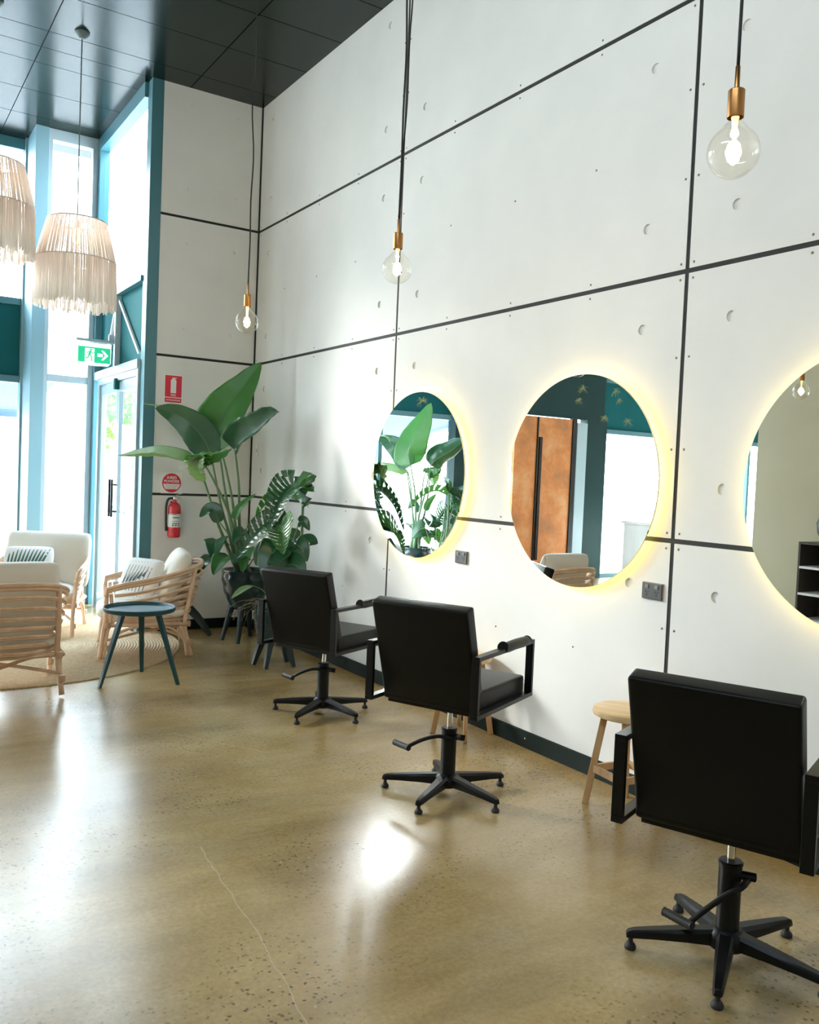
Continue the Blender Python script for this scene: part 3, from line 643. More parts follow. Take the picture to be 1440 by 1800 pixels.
# ------------------------------------------------------------------ styling chairs
def rounded_slab(bm, o, X, Y, Z, hx, hy, hz, r=.02):
    before = set(bm.verts); obox(bm, o, X, Y, Z, hx, hy, hz); nv = [v for v in bm.verts if v not in before]
    es = {e for v in nv for e in v.link_edges}; bmesh.ops.bevel(bm, geom=list(es), offset=r, segments=4, affect='EDGES', profile=.55)
def styling_chair(x, y, ang, dz, star, label, low=False):
    t = thing('styling_chair', label, 'chair', (x, y, 0), math.radians(ang), 'black styling chairs')
    # backrest: tilted slab, rear face from (-.195,.447) up to (-.333,.892)
    a = V(-.195, 0, .447+dz); e = V(-.333, 0, .892+dz); up = (e-a).normalized(); fw = V(up.z, 0, -up.x); th = .034
    c_ = (a+e)/2 + fw*th
    b = B(); rounded_slab(b, c_, V(0, 1, 0), fw, up, .236, th, (e-a).length/2+.003, .013)
    back = obj('backrest', b, LEATHER, t, smooth='auto')
    b = B()
    for f2 in (.006, .062):
        q = [];
        for (s, h) in ((-.235, -.215), (-.235, .222), (.235, .222), (.235, -.215), (-.235, -.215)): q.append(a.lerp(e, .5)+fw*f2+V(0, s, 0)*.985+up*h)
        tube(b, q, .0028, 6)
    obj('seam_piping', b, LEATHER, back)
    b = B(); rounded_slab(b, V(.035, 0, .490+dz), V(1, 0, 0), V(0, 1, 0), V(0, 0, 1), .235, .240, .048, .016); obj('seat', b, LEATHER, t, smooth='auto')
    b = B(); box(b, -.18, .24, -.225, .225, .425+dz, .447+dz); obj('seat_plate', b, BLACKM, t, bevel=.003)
    for s in (-1, 1):
        yy_ = s*.262; b = B(); w_ = .018/2; z0, z1, x0, x1 = .445+dz, .709+dz, -.286, .279; d = .018
        box(b, x0, x1, yy_-d, yy_+d, z1-.018, z1); box(b, x0, x1, yy_-d, yy_+d, z0, z0+.018); box(b, x0, x0+.018, yy_-d, yy_+d, z0+.018, z1-.018); box(b, x1-.018, x1, yy_-d, yy_+d, z0+.018, z1-.018)
        arm = obj('armrest', b, BLACKM, t, bevel=.0015)
        b = B(); q = spline([(-.03, yy_, z1+.004), (.0, yy_, z1-.002), (.10, yy_, z1), (.215, yy_, z1-.002), (.235, yy_, z1+.002)], 6)
        tube(b, q, [.027, .021, .0235, .0235, .0235, .020, .022], 14); obj('arm_pad', b, LEATHER, arm, smooth='auto')
    b = B(); cyl(b, (0, 0, .28), (0, 0, .43+dz), .0125, 20); obj('piston', b, CHROME, t, smooth='auto')
    b = B(); lathe(b, [(.042, .035), (.042, .05), (.0345, .08), (.0345, .295), (.037, .297), (.037, .303), (.033, .306), (0, .306)], 36, closed=True); obj('column', b, BLACKM, t, smooth='auto')
    # foot pump lever
    b = B(); lp = [(.01, -.048, .268), (-.035, -.04, .268), (-.052, .03, .270), (-.074, .10, .245), (-.098, .165, .205)]
    if low: lp = [(.01, -.050, .255), (-.045, -.045, .250), (-.070, .0, .215), (-.095, .045, .170), (-.118, .085, .125)]
    tube(b, spline(lp, 8), [.011, .010, .009, .009, .009], 10)
    tube(b, [(.0, -.02, .268), (.026, -.068, .262)], .014, 12); lv = obj('pump_lever', b, BLACKM, t, smooth='auto')
    b = B(); q0 = V(lp[-1][0]-.006, lp[-1][1]-.015, lp[-1][2]); q1 = q0+V(.035, .098, .0)*1.0; n_ = 16
    pts = [q0.lerp(q1, i/n_) for i in range(n_+1)]; tube(b, pts, [.0125 if i % 2 else .0145 for i in range(n_+1)], 12); obj('rubber_grip', b, RUBBER, lv, smooth='auto')
    # five-star base
    st = bpy.data.objects.new('star_base', None)
    b = B(); lathe(b, [(.0, .04), (.055, .04), (.062, .06), (.055, .085), (.040, .098)], 30); hub = obj('star_base', b, BLACKM, t, smooth='auto')
    for k in range(5):
        an = math.radians(star-ang+72*k); dX = V(math.cos(an), math.sin(an), 0); dY = V(-math.sin(an), math.cos(an), 0)
        b = B(); secs = []
        for (rr, hw, zt_, zb_) in ((.035, .026, .093, .045), (.12, .024, .084, .047), (.22, .019, .072, .044), (.280, .0155, .064, .040), (.297, .0135, .058, .040), (.302, .010, .050, .038)):
            cch = hw*.35
            secs.append([b.verts.new(dX*rr+dY*yv+V(0, 0, zv)) for (yv, zv) in ((-hw, zb_), (-hw, zt_-.010), (-hw+cch, zt_), (hw-cch, zt_), (hw, zt_-.010), (hw, zb_))])
        for i in range(len(secs)-1):
            for j in range(6): b.faces.new((secs[i][j], secs[i][(j+1) % 6], secs[i+1][(j+1) % 6], secs[i+1][j]))
        b.faces.new(secs[0]); b.faces.new(secs[-1][::-1])
        leg = obj('base_leg', b, BLACKM, hub, smooth='auto')
        b = B(); lathe(b, [(.016, 0), (.018, .003), (.018, .010), (.013, .018), (.008, .021), (.008, .042)], 18, dX*.288); obj('foot_glide', b, RUBBER, leg, smooth='auto') if False else obj('foot_glide', b, RUBBER, t, smooth='auto')
    return t
styling_chair(-.694, -2.912, 26.3, -.024, 69, 'black leather styling chair farthest along the mirror wall, by the plants')
styling_chair(-.789, -4.351, 25.7, 0, 66, 'black leather styling chair in the middle of the row of three')
styling_chair(-.820, -5.887, 22.0, -.006, 69, 'black leather styling chair nearest the camera, cut by the right edge', low=True)
bpy.data.objects.remove(bpy.data.objects['star_base']) if False else None

# ------------------------------------------------------------------ wooden stools
def stool(x, y, rz, label):
    t = thing('wooden_stool', label, 'stool', (x, y, 0), rz, 'round wooden stools')
    b = B(); lathe(b, [(0, .418), (.136, .418), (.149, .424), (.152, .436), (.149, .448), (.141, .452), (0, .452)], 48, closed=True); obj('seat', b, WOODT, t, smooth='auto')
    D = [V(math.cos(PI/2*k), math.sin(PI/2*k), 0) for k in range(4)]
    for d in D:
        b = B(); bar(b, d*.095+V(0, 0, .418), d*.165, .030, .022, V(-d.y, d.x, 0)); obj('leg', b, WOOD, t, bevel=.003)
    for k in range(4):
        b = B(); bar(b, D[k]*.136+V(0, 0, .165), D[(k+1) % 4]*.136+V(0, 0, .165), .014, .032); obj('stretcher', b, WOOD, t, bevel=.002)
    for k in range(2):
        b = B(); bar(b, D[k]*.09+V(0, 0, .405), D[k+2]*.09+V(0, 0, .405), .024, .024); obj('seat_rail', b, WOOD, t)
    return t
stool(-.190, -4.86, math.radians(128), 'round pale wooden stool half hidden behind the nearest styling chair')
stool(-.170, -3.62, math.radians(150), 'round pale wooden stool behind the middle styling chair')

# ------------------------------------------------------------------ dark side table
t = thing('side_table', 'small round dark teal tray table on three splayed legs', 'table', (-1.467, -1.727, 0))
b = B(); lathe(b, [(0, .468), (.205, .468), (.226, .474), (.232, .486), (.232, .500), (.228, .503), (.224, .500), (.220, .486), (.212, .481), (0, .481)], 56, closed=True); obj('table_top', b, TABLE, t, smooth='auto')
for ang in (199, 65, 319):
    a = math.radians({199: 199, 65: 69, 319: 318}[ang]); d = V(math.cos(a), math.sin(a), 0)
    b = B(); top = d*.13+V(0, 0, .47); bot = d*.285; X = V(-d.y, d.x, 0)
    sec = []
    for (pp, hw, hd) in ((top, .020, .015), (bot, .0125, .010)):
        sec.append([b.verts.new(pp+X*sx_*hw+d*sy_*hd) for sx_, sy_ in ((-1, -1), (1, -1), (1, 1), (-1, 1))])
    for j in range(4): b.faces.new((sec[0][j], sec[0][(j+1) % 4], sec[1][(j+1) % 4], sec[1][j]))
    b.faces.new(sec[0]); b.faces.new(sec[1][::-1]); obj('leg', b, TABLE, t, bevel=.003)

# ------------------------------------------------------------------ jute rug
RUGC = (-2.15, -.28)
b = B(); n_ = 62; prof = [(1.37, .0)]
for i in range(n_): r0 = 1.37-1.37*i/n_; prof += [(r0, .008), (max(r0-.011, .002), .013)]
prof += [(0, .012)]
prof = [(r, z) for i, (r, z) in enumerate(prof) if i == 0 or True]
lathe(b, prof, 120, (*RUGC, 0), closed=True)
bmesh.ops.delete(b, geom=[v for v in b.verts if (v.co.x > -1.045 and v.co.y > -.0) or (v.co.y > 1.72 and v.co.x > -1.66)], context='VERTS')
tag(obj('round_rug', b, JUTE, smooth=False), 'round natural jute rug under the rattan armchairs', 'rug')

# ------------------------------------------------------------------ rattan armchairs
def cushion(bm, c, X, Y, Z, hx, hy, hz, n=14, pinch=.35):
    X, Y, Z = X.normalized(), Y.normalized(), Z.normalized()
    def pt(u, v, s):
        m = (1-abs(u)**3.2)*(1-abs(v)**3.2); th = hz*(max(m, 0)**.42); cr = 1-.09*(u*v)**4
        k = 1-.03*(1-v*v)*abs(u)**2; k2 = 1-.03*(1-u*u)*abs(v)**2
        return c+X*hx*u*k*cr+Y*hy*v*k2*cr+Z*th*s
    g0 = [[None]*(n+1) for _ in range(n+1)]; g1 = [[None]*(n+1) for _ in range(n+1)]
    for i in range(n+1):
        for j in range(n+1):
            u, v = -math.cos(PI*i/n), -math.cos(PI*j/n); v0 = bm.verts.new(pt(u, v, 1)); g0[i][j] = v0
            g1[i][j] = v0 if i in (0, n) or j in (0, n) else bm.verts.new(pt(u, v, -1))
    for i in range(n):
        for j in range(n):
            bm.faces.new((g0[i][j], g0[i+1][j], g0[i+1][j+1], g0[i][j+1])); bm.faces.new((g1[i][j+1], g1[i+1][j+1], g1[i+1][j], g1[i][j]))
# local frame: chair faces +X, left side is +Y.  rail: horseshoe, higher at the back
def horseshoe(a, rr, zf, zb, xf=.30, ex=1.0):
    # a in [-1,1]: from right front (-) round the back to the left front (+)
    pts = []
    n_ = 40
    for i in range(n_+1):
        s = -1+2*i/n_; th = s*PI*.5*1.0
        # superellipse
        cx, sy = math.cos(th), math.sin(th)
        x = xf-(xf+.38*ex)*abs(cx)**.75; y = rr*(1 if sy >= 0 else -1)*abs(sy)**.62
        k = abs(cx)**1.1; pts.append(V(x, y, zf+(zb-zf)*k))
    return pts
def armchair(x, y, ang, label, rattan_only=False):
    t = thing('rattan_armchair', label, 'armchair', (x, y, .0), math.radians(ang), 'rattan armchairs')
    # top rail with front legs
    rail = horseshoe(0, .36, .565, .712)
    rail = [V(.33, -.345, .47), V(.325, -.355, .54)] + rail[1:-1] + [V(.325, .355, .54), V(.33, .345, .47)]
    b = B()
    for off in (0, .022):
        tube(b, [p_*(1.0)+V(0, 0, -off)+V(-p_.x, -p_.y, 0).normalized()*off*.3 for p_ in rail], .0145, 10)
    obj('top_rail', b, RATTAN, t, smooth=True)
    levels = [(.64, .49, .345), (.575, .43, .335), (.51, .39, .325), (.45, .355, .315), (.395, .325, .305), (.34, .30, .295), (.29, .28, .285)]
    for i, (zb_, zf_, rr) in enumerate(levels):
        q = horseshoe(0, rr, zf_, zb_, .27-.01*i, 1-.045*i)
        b = B(); tube(b, q, .0100, 8); tube(b, [p_+V(0, 0, -.012) for p_ in q], .006, 6); obj('rattan_slat', b, RATTAN, t, smooth=True)
    for s in (-1, 1):
        b = B()
        tube(b, spline([(.33, s*.345, .48), (.325, s*.335, .36), (.345, s*.325, .20), (.365, s*.33, .02)], 6), .0165, 10)
        tube(b, spline([(.295, s*.340, .50), (.29, s*.330, .36), (.318, s*.322, .20), (.338, s*.328, .02)], 6), .0135, 10)
        obj('leg', b, RATTAN, t, smooth=True)
        b = B()
        tube(b, spline([(-.31, s*.235, .68), (-.27, s*.245, .45), (-.24, s*.25, .25), (-.29, s*.27, .02)], 6), .0165, 10)
        tube(b, spline([(-.20, s*.27, .27), (-.24, s*.265, .16), (-.262, s*.275, .02)], 6), .0135, 10)
        obj('leg', b, RATTAN, t, smooth=True)
        b = B(); tube(b, spline([(.32, s*.315, .08), (.24, s*.31, .20), (.08, s*.30, .255), (-.08, s*.285, .25), (-.20, s*.272, .19), (-.26, s*.27, .09)], 6), .011, 8); obj('arch_brace', b, RATTAN, t, smooth=True)
        b = B(); tube(b, spline([(.35, s*.325, .15), (.0, s*.08, .185), (-.27, -s*.265, .15)], 8), .011, 8); obj('cross_stretcher', b, RATTAN, t, smooth=True)
        for (cx_, cy_, cz_) in ((.330, s*.33, .27), (.335, s*.325, .10), (-.25, s*.252, .26), (-.27, s*.268, .12)):
            b = B(); lathe(b, [(.021, -.02), (.023, 0), (.021, .02)], 14, (cx_-.012, cy_, cz_)); obj('binding', b, BIND, t, smooth='auto')
    b = B()
    for sy in (-.31, .31): tube(b, [(-.25, sy*.9, .262), (.32, sy, .262)], .014, 8)
    tube(b, [(-.25, -.28, .262), (-.25, .28, .262)], .014, 8); tube(b, [(.32, -.33, .262), (.32, .33, .262)], .016, 8)
    for i in range(7): xx = -.2+i*.08; tube(b, [(xx, -.29, .265), (xx, .29, .265)], .007, 6)
    obj('seat_frame', b, RATTAN, t, smooth=True)
    return t
def chair_cushions(x, y, ang, zs, lab, back_h=.21, back_l=-.12, back_z=.58, tilt=.30, w=.27):
    a = math.radians(ang); M = Matrix.Translation((x, y, 0)) @ Matrix.Rotation(a, 4, 'Z'); R3 = M.to_3x3()
    def W(v): return M @ Vector(v)
    b = B(); cushion(b, W((.07, 0, .345)), R3 @ V(1, 0, 0), R3 @ V(0, 1, 0), V(0, 0, 1), .335, .275, .080, 16)
    tag(obj('seat_cushion', b, CUSHW if lab[0].startswith('bright') else CUSH, smooth=True), lab[0], 'cushion', 'armchair seat cushions')
    b = B(); up = V(-math.sin(tilt), 0, math.cos(tilt)); nn = V(math.cos(tilt), 0, math.sin(tilt))
    cushion(b, W((back_l, 0, back_z)), R3 @ V(0, 1, 0), R3 @ up, R3 @ nn, w, back_h, .085, 16)
    tag(obj('back_cushion', b, CUSH, smooth=True), lab[1], 'cushion', 'armchair back cushions')
    return W, R3
armchair(-1.13, -.82, 167, 'rattan armchair right of the dark side table, seen from its side')
armchair(-2.27, -1.69, 91, 'rattan armchair at the left edge seen from behind')
armchair(-1.69, .36, 244, 'rattan armchair farthest back beside the glass, facing the room')
W1, R1 = chair_cushions(-1.13, -.82, 167, 0, ('cream seat cushion in the armchair beside the side table', 'cream back cushion rising above the armchair rail nearest the plants'), .22, -.165, .60, .42)
W2, R2 = chair_cushions(-2.27, -1.69, 91, 0, ('cream seat cushion in the armchair seen from behind', 'cream back cushion showing above the rail of the left armchair'), .24, -.16, .60, .20)
W3, R3_ = chair_cushions(-1.69, .36, 244, 0, ('bright white seat cushion in the armchair by the glass', 'large bright cushion on the far armchair by the glass'), .25, -.10, .60, .22, .36)
# patterned throw cushions
def throw(W, R, loc, tilt, yawl, hx, label, pr, kind):
    t = thing('throw_cushion', label, 'cushion', (0, 0, 0))
    Z_ = R @ V(math.cos(tilt)*math.cos(yawl), math.cos(tilt)*math.sin(yawl), math.sin(tilt)); up = R @ V(-math.sin(tilt)*math.cos(yawl), -math.sin(tilt)*math.sin(yawl), math.cos(tilt)); X = up.cross(Z_)
    c_ = W(loc); t.location = c_; z0 = V(0, 0, 0)
    b = B(); cushion(b, z0, X, up, Z_, hx, hx, .065, 16); obj('cover', b, CUSHW, t, smooth=True)
    b = B()
    def surf(u, v):
        m = (1-abs(u)**3.2)*(1-abs(v)**3.2); return z0+X*hx*u+up*hx*v+Z_*(.065*max(m, 0)**.5+.0015)
    def stroke(p0, p1, w0, w1, n_=6):
        d = (Vector(p1)-Vector(p0)); nn = Vector((-d.y, d.x)).normalized(); prev = None
        for i in range(n_+1):
            q = Vector(p0)+d*(i/n_); ww = w0+(w1-w0)*i/n_; L_, R__ = surf(q.x+nn.x*ww, q.y+nn.y*ww), surf(q.x-nn.x*ww, q.y-nn.y*ww)
            cur = (b.verts.new(L_), b.verts.new(R__))
            if prev: b.faces.new((prev[0], prev[1], cur[1], cur[0]))
            prev = cur
    if kind == 'palm':
        stroke((-.85, -.12), (.80, .12), .025, .012)
        for i in range(11):
            q = i/11; bx, by = -.8+1.45*q, -.11+.22*q
            stroke((bx, by), (bx+.10+.25*q, min(by+1.0*(1-.25*q), .86)), .06, .008); stroke((bx, by), (min(bx+.25, .9), max(by-.30, -.9)), .035, .006)
    else:
        for i in range(8):
            xx = -.6+i*.17; stroke((xx, -.75), (xx+.12, .75), .020, .012)
        for i in range(6): stroke((-.6+.2*i, -.5+.12*i), (-.45+.2*i, .15+.05*i), .07, .006)
    obj('printed_pattern', b, pr, t); return t
throw(W3, R3_, (.12, -.10, .54), .45, .15, .20, 'white throw cushion with teal palm frond print on the far armchair', PRINT, 'palm')
throw(W1, R1, (.085, .05, .56), .45, .75, .185, 'white throw cushion with fine dark line print in the right armchair', PRINTG, 'lines')

# ------------------------------------------------------------------ plants
def leaf(bm, spine, width, N, fold=.25, shape='paddle', slits=0, nu=8, nv=26, curl=0, ripple=.0, vcol=None):
    S = spline(spine, 8); n_ = len(S)-1; N = Vector(N).normalized(); rows = []
    for i in range(nv+1):
        v = i/nv; q = v*n_; k = min(int(q), n_-1); P_ = S[k].lerp(S[k+1], q-k); T = (S[min(k+1, n_)]-S[max(k-1, 0)]).normalized()
        Sd = T.cross(N)
        if Sd.length < .05: Sd = T.orthogonal()
        Sd.normalize(); Nn = Sd.cross(T).normalized()
        if shape == 'paddle': wv = (math.sin(PI*v**.56)**.66 if 0 < v < 1 else 0)
        elif shape == 'heart': wv = (min(1, (v*6+.12))**.5)*math.cos(v*PI/2)**.72 if v < 1 else 0
        else: wv = math.sin(PI*v)**.8 if 0 < v < 1 else 0
        row = []
        for j in range(-nu, nu+1):
            u = j/nu; w_ = width/2*wv
            rp_ = ripple*math.sin(v*40+u*2)*abs(u); fo = fold+curl*abs(u)
            back = (-.10*width*(abs(u)**1.5)*(1-v) if shape == 'heart' else 0)
            row.append(bm.verts.new(P_+Sd*u*w_*math.cos(fo)+Nn*(abs(u)*w_*math.sin(fo)+rp_)+T*back))
        rows.append(row)
    for i in range(nv):
        for j in range(2*nu):
            u = abs((j+.5)/nu-1); v = (i+.5)/nv
            if slits and u > .26 and (v*slits+(.5*u)) % 1 < .24 and .12 < v < .93: continue
            try: bm.faces.new((rows[i][j], rows[i][j+1], rows[i+1][j+1], rows[i+1][j]))
            except ValueError: pass
def add_leaf(parent, spine, width, N, m, **k):
    b = B(); leaf(b, spine, width, N, **k)
    bmesh.ops.remove_doubles(b, verts=b.verts[:], dist=.0004)
    o = obj('leaf', b, m, parent, smooth=True, solid=.0012)
    b = B(); S = spline(spine, 8); tube(b, [q-Vector(N).normalized()*.001 for q in S], [.005, .003, .001], 6); obj('midrib', b, STEM, o, smooth=True)
    return o
def add_stem(parent, pts, r, m=None):
    b = B(); tube(b, spline(pts, 8), r, 8); return obj('stem', b, m or STEM, parent, smooth=True)
CAMV = V(-.54, -.84, .04)

PX, PY = -.27, -.63
t = thing('potted_bird_of_paradise', 'tall potted plant with big paddle leaves in the room corner', 'potted plant', (PX, PY, 0))
def o_(q, o=(PX, PY, 0)): return V(q[0]-o[0], q[1]-o[1], q[2]-o[2])
def scal(a, z):
    v = (z-.30)/.28
    if v < .25 or v > .95: return 0
    return .003*math.sin(60*(z+.03*abs(math.sin(a*5))))
prof = [(0, .265), (.085, .265), (.115, .272)] + [(.205-.09*(1-k/24)**2.2, .275+.31*k/24) for k in range(1, 25)] + [(.208, .592), (.208, .60), (.200, .603), (.192, .598), (.190, .56), (0, .555)]
b = B(); lathe(b, prof, 120, closed=True, fn=scal); obj('pot', b, POT, t, smooth=True)
b = B(); lathe(b, [(0, .560), (.188, .562)], 40, closed=True); obj('soil', b, SOIL, t)
for k, aa in enumerate((160, 232, 340, 52)):
    a = math.radians(aa); d = V(math.cos(a), math.sin(a), 0); b = B(); tube(b, [d*.11+V(0, 0, .30), d*.185+V(0, 0, 0.002)], [.030, .016], 10); obj('leg', b, POTLEG, t, smooth='auto')
base = [(-.31, -.66, .56), (-.27, -.62, .56), (-.25, -.68, .56), (-.33, -.60, .56)]
S_ = [
 ([base[0], (-.42, -.68, .90), (-.50, -.68, 1.25), (-.543, -.622, 1.60)], .013),
 ([base[1], (-.37, -.70, .95), (-.43, -.80, 1.30), (-.499, -.870, 1.59)], .012),
 ([base[3], (-.43, -.66, .85), (-.52, -.64, 1.15), (-.601, -.590, 1.56)], .012),
 ([base[3], (-.46, -.66, .80), (-.58, -.68, 1.05), (-.66, -.68, 1.28), (-.74, -.66, 1.50)], .012),
 ([base[2], (-.40, -.74, .80), (-.52, -.84, 1.08), (-.68, -.92, 1.33), (-.80, -.97, 1.49)], .012),
 ([base[2], (-.38, -.70, .85), (-.47, -.76, 1.2), (-.54, -.80, 1.42), (-.60, -.86, 1.55)], .011),
]
for pts, r in S_: add_stem(t, [o_(q) for q in pts], [r*1.5, r, r*.6])
b = B()
for q, r in (((-.29, -.64), .028), ((-.33, -.62), .022)): tube(b, [o_((q[0], q[1], .55)), o_((q[0]-.05, q[1]-.02, .85))], [r, r*.6], 10)
obj('trunk', b, STEM, t, smooth=True)
L_ = [
 ([(-.543, -.622, 1.58), (-.565, -.600, 1.74), (-.50, -.64, 1.92), (-.385, -.70, 2.11), (-.255, -.76, 2.335)], .43, (-.80, -.55, -.25), LEAF, dict(fold=.22, ripple=.004)),
 ([(-.50, -.87, 1.59), (-.47, -.93, 1.67), (-.40, -1.04, 1.75), (-.33, -1.16, 1.86), (-.29, -1.22, 1.905)], .34, (-.45, -.55, .55), LEAFD, dict(fold=.35, ripple=.006, curl=.3)),
 ([(-.60, -.59, 1.54), (-.64, -.56, 1.66), (-.74, -.50, 1.79), (-.86, -.40, 1.88), (-.99, -.315, 1.92)], .30, (-.45, -.80, -.35), LEAFD, dict(fold=.12, ripple=.003)),
 ([(-.69, -.40, 1.86), (-.76, -.35, 1.925), (-.90, -.27, 1.935), (-1.05, -.17, 1.955)], .07, (0, 0, 1), LEAFP, dict(fold=.5)),
 ([(-.74, -.66, 1.50), (-.80, -.58, 1.575), (-.95, -.40, 1.61), (-1.10, -.27, 1.575), (-1.248, -.18, 1.515)], .24, (.15, .1, 1), LEAFP, dict(fold=-.85, ripple=.003)),
 ([(-.80, -.97, 1.48), (-.835, -1.00, 1.545), (-.82, -.99, 1.50), (-.80, -.97, 1.43)], .26, (-.6, -.7, .5), LEAF, dict(fold=.5, ripple=.01, shape='paddle')),
 ([(-.88, -1.00, 1.50), (-.80, -.98, 1.545), (-.71, -1.0, 1.555), (-.60, -1.05, 1.60)], .20, (-.4, -.6, .8), LEAF, dict(fold=-.5, ripple=.008)),
 ([(-.84, -1.01, 1.53), (-.86, -1.03, 1.47), (-.85, -1.04, 1.40), (-.80, -1.04, 1.345)], .17, (-.7, -.6, .2), LEAFP, dict(fold=.5, ripple=.01)),
 ([(-.571, -.748, 1.0), (-.60, -.72, 1.10), (-.65, -.69, 1.105), (-.705, -.665, 1.04)], .13, (-.3, -.8, .5), LEAFD, dict(fold=.3)),
 ([(-.466, -.817, 1.03), (-.44, -.83, 1.11), (-.39, -.86, 1.18), (-.32, -.90, 1.25)], .09, (-.5, -.5, .8), LEAF, dict(fold=.3)),
]
for sp, wd, N, m, k in L_: add_leaf(t, [o_(q) for q in sp], wd, N, m, **k)
add_stem(t, [o_(q) for q in ((-.32, -.66, .60), (-.44, -.72, .85), (-.56, -.75, 1.0))], [.008, .005]); add_stem(t, [o_(q) for q in ((-.28, -.68, .60), (-.40, -.78, .85), (-.466, -.817, 1.04))], [.008, .005])
rnd = random.Random(11)
und = [((-.50, -.80, .74), (-.68, -.95, .60), .22, 0), ((-.42, -.86, .72), (-.55, -1.04, .70), .20, 0), ((-.55, -.66, .86), (-.62, -.78, .70), .22, 0), ((-.38, -.90, .80), (-.46, -1.02, .62), .16, 0),
       ((-.60, -.74, .72), (-.78, -.84, .58), .16, 0), ((-.36, -.82, .92), (-.50, -.88, .84), .18, 0), ((-.22, -.90, .74), (-.26, -1.08, .60), .20, 0)]
for i, (p0, p1, wd, sl) in enumerate(und):
    p0, p1 = Vector(p0), Vector(p1); mid = (p0+p1)/2+V(0, 0, .04)
    add_leaf(t, [o_(p0), o_(mid), o_(p1)], wd, V(-.5, -.55, .65)+V(rnd.uniform(-.3, .3), rnd.uniform(-.3, .3), 0), LEAFD if i % 3 else LEAF, shape='heart', fold=.18, nu=6, nv=16)
    add_stem(t, [o_((PX-.03, PY-.03, .57)), o_(((PX+p0.x)/2, (PY+p0.y)/2, (.62+p0.z)/2+.05)), o_(p0)], [.005, .004])

QX, QY = -.43, -1.62
t = thing('potted_monstera', 'potted split-leaf plant tied to a pole behind the farthest styling chair', 'potted plant', (QX, QY, 0))
def q_(q): return V(q[0]-QX, q[1]-QY, q[2])
prof = [(0, .205), (.10, .205), (.13, .215)]
for k in range(1, 30): prof.append((.13+.035*math.sin(PI*k/40)+.0035*(1 if k % 3 == 0 else 0), .215+.255*k/30))
prof += [(.155, .475), (.150, .478), (.142, .47), (.140, .44), (0, .435)]
b = B(); lathe(b, prof, 60, closed=True); obj('pot', b, POT, t, smooth=True)
b = B(); lathe(b, [(0, .440), (.138, .442)], 40, closed=True); obj('soil', b, SOIL, t)
for aa in (150, 222, 310, 30):
    a = math.radians(aa); d = V(math.cos(a), math.sin(a), 0); b = B(); tube(b, [d*.085+V(0, 0, .23), d*.155+V(0, 0, .002)], [.036, .018], 4); obj('leg', b, POTLEG, t)
b = B(); tube(b, [q_((-.32, -1.70, .44)), q_((-.305, -1.745, .90)), q_((-.305, -1.742, 1.27))], [.013, .012, .010], 10); obj('support_pole', b, STEM, t, smooth=True)
add_leaf(t, [q_(v) for v in ((-.312, -1.738, 1.27), (-.30, -1.742, 1.34), (-.285, -1.75, 1.405))], .065, (-.6, -.7, .2), LEAF, fold=.4, shape='oval')
ML = [
 ([(-.315, -1.742, 1.275), (-.40, -1.77, 1.33), (-.52, -1.81, 1.22), (-.61, -1.84, 1.02)], .38, (-.55, -.45, .75), 15, LEAFD),
 ([(-.46, -1.75, 1.04), (-.56, -1.72, 1.05), (-.66, -1.67, .95), (-.76, -1.63, .80)], .28, (-.4, -.6, .8), 12, LEAFD),
 ([(-.48, -1.72, 1.06), (-.50, -1.82, 1.03), (-.53, -1.90, .95), (-.54, -1.95, .86)], .26, (-.6, -.4, .7), 12, LEAF),
 ([(-.34, -1.72, 1.24), (-.38, -1.60, 1.28), (-.44, -1.46, 1.22), (-.50, -1.34, 1.10)], .28, (-.3, .3, .9), 8, LEAF),
]
for sp, wd, N, sl, m in ML: add_leaf(t, [q_(v) for v in sp], wd, N, m, slits=sl, shape='heart', fold=.20, nu=9, nv=84, curl=.25)
add_stem(t, [q_(v) for v in ((-.40, -1.64, .45), (-.41, -1.72, .75), (-.43, -1.75, .95), (-.47, -1.75, 1.05))], [.008, .006])
add_stem(t, [q_(v) for v in ((-.42, -1.62, .45), (-.46, -1.70, .8), (-.48, -1.72, 1.06))], [.008, .006])
HL = [((-.50, -1.78, .86), (-.42, -1.84, .70), .26), ((-.50, -1.76, .90), (-.62, -1.78, .68), .26), ((-.39, -1.82, .92), (-.33, -1.90, .80), .17), ((-.36, -1.80, 1.08), (-.30, -1.86, 1.02), .10), ((-.33, -1.80, .90), (-.25, -1.90, .93), .15), ((-.45, -1.85, .78), (-.38, -1.97, .70), .20), ((-.35, -1.62, .95), (-.20, -1.50, .85), .22), ((-.45, -1.50, .85), (-.50, -1.36, .72), .24)]
for i, (p0, p1, wd) in enumerate(HL):
    p0, p1 = Vector(p0), Vector(p1); mid = (p0+p1)/2+V(0, 0, .03)
    add_leaf(t, [q_(p0), q_(mid), q_(p1)], wd, V(-.5, -.7, .45), LEAFD, shape='heart', fold=.15, nu=6, nv=16)
    add_stem(t, [q_((-.43, -1.63, .44)), q_(((-.43+p0.x)/2, (-1.63+p0.y)/2, (.5+p0.z)/2)), q_(p0)], [.006, .004])
b = B()
for k in range(9):
    q = V(-.50, -1.66, .45)+V(rnd.uniform(-.05, .03), rnd.uniform(-.05, .05), 0); pts = [q]; d = V(-.85+rnd.uniform(-.3, .3), .45+rnd.uniform(-.4, .4), .7)
    for s in range(9): d += V(rnd.uniform(-.35, .35), rnd.uniform(-.35, .35), -.22+rnd.uniform(-.15, .15)); q = q+d.normalized()*.035; pts.append(q)
    tube(b, [q_(v) for v in spline(pts, 3)], [.004, .002], 5)
obj('twigs', b, TWIG, t, smooth=True)
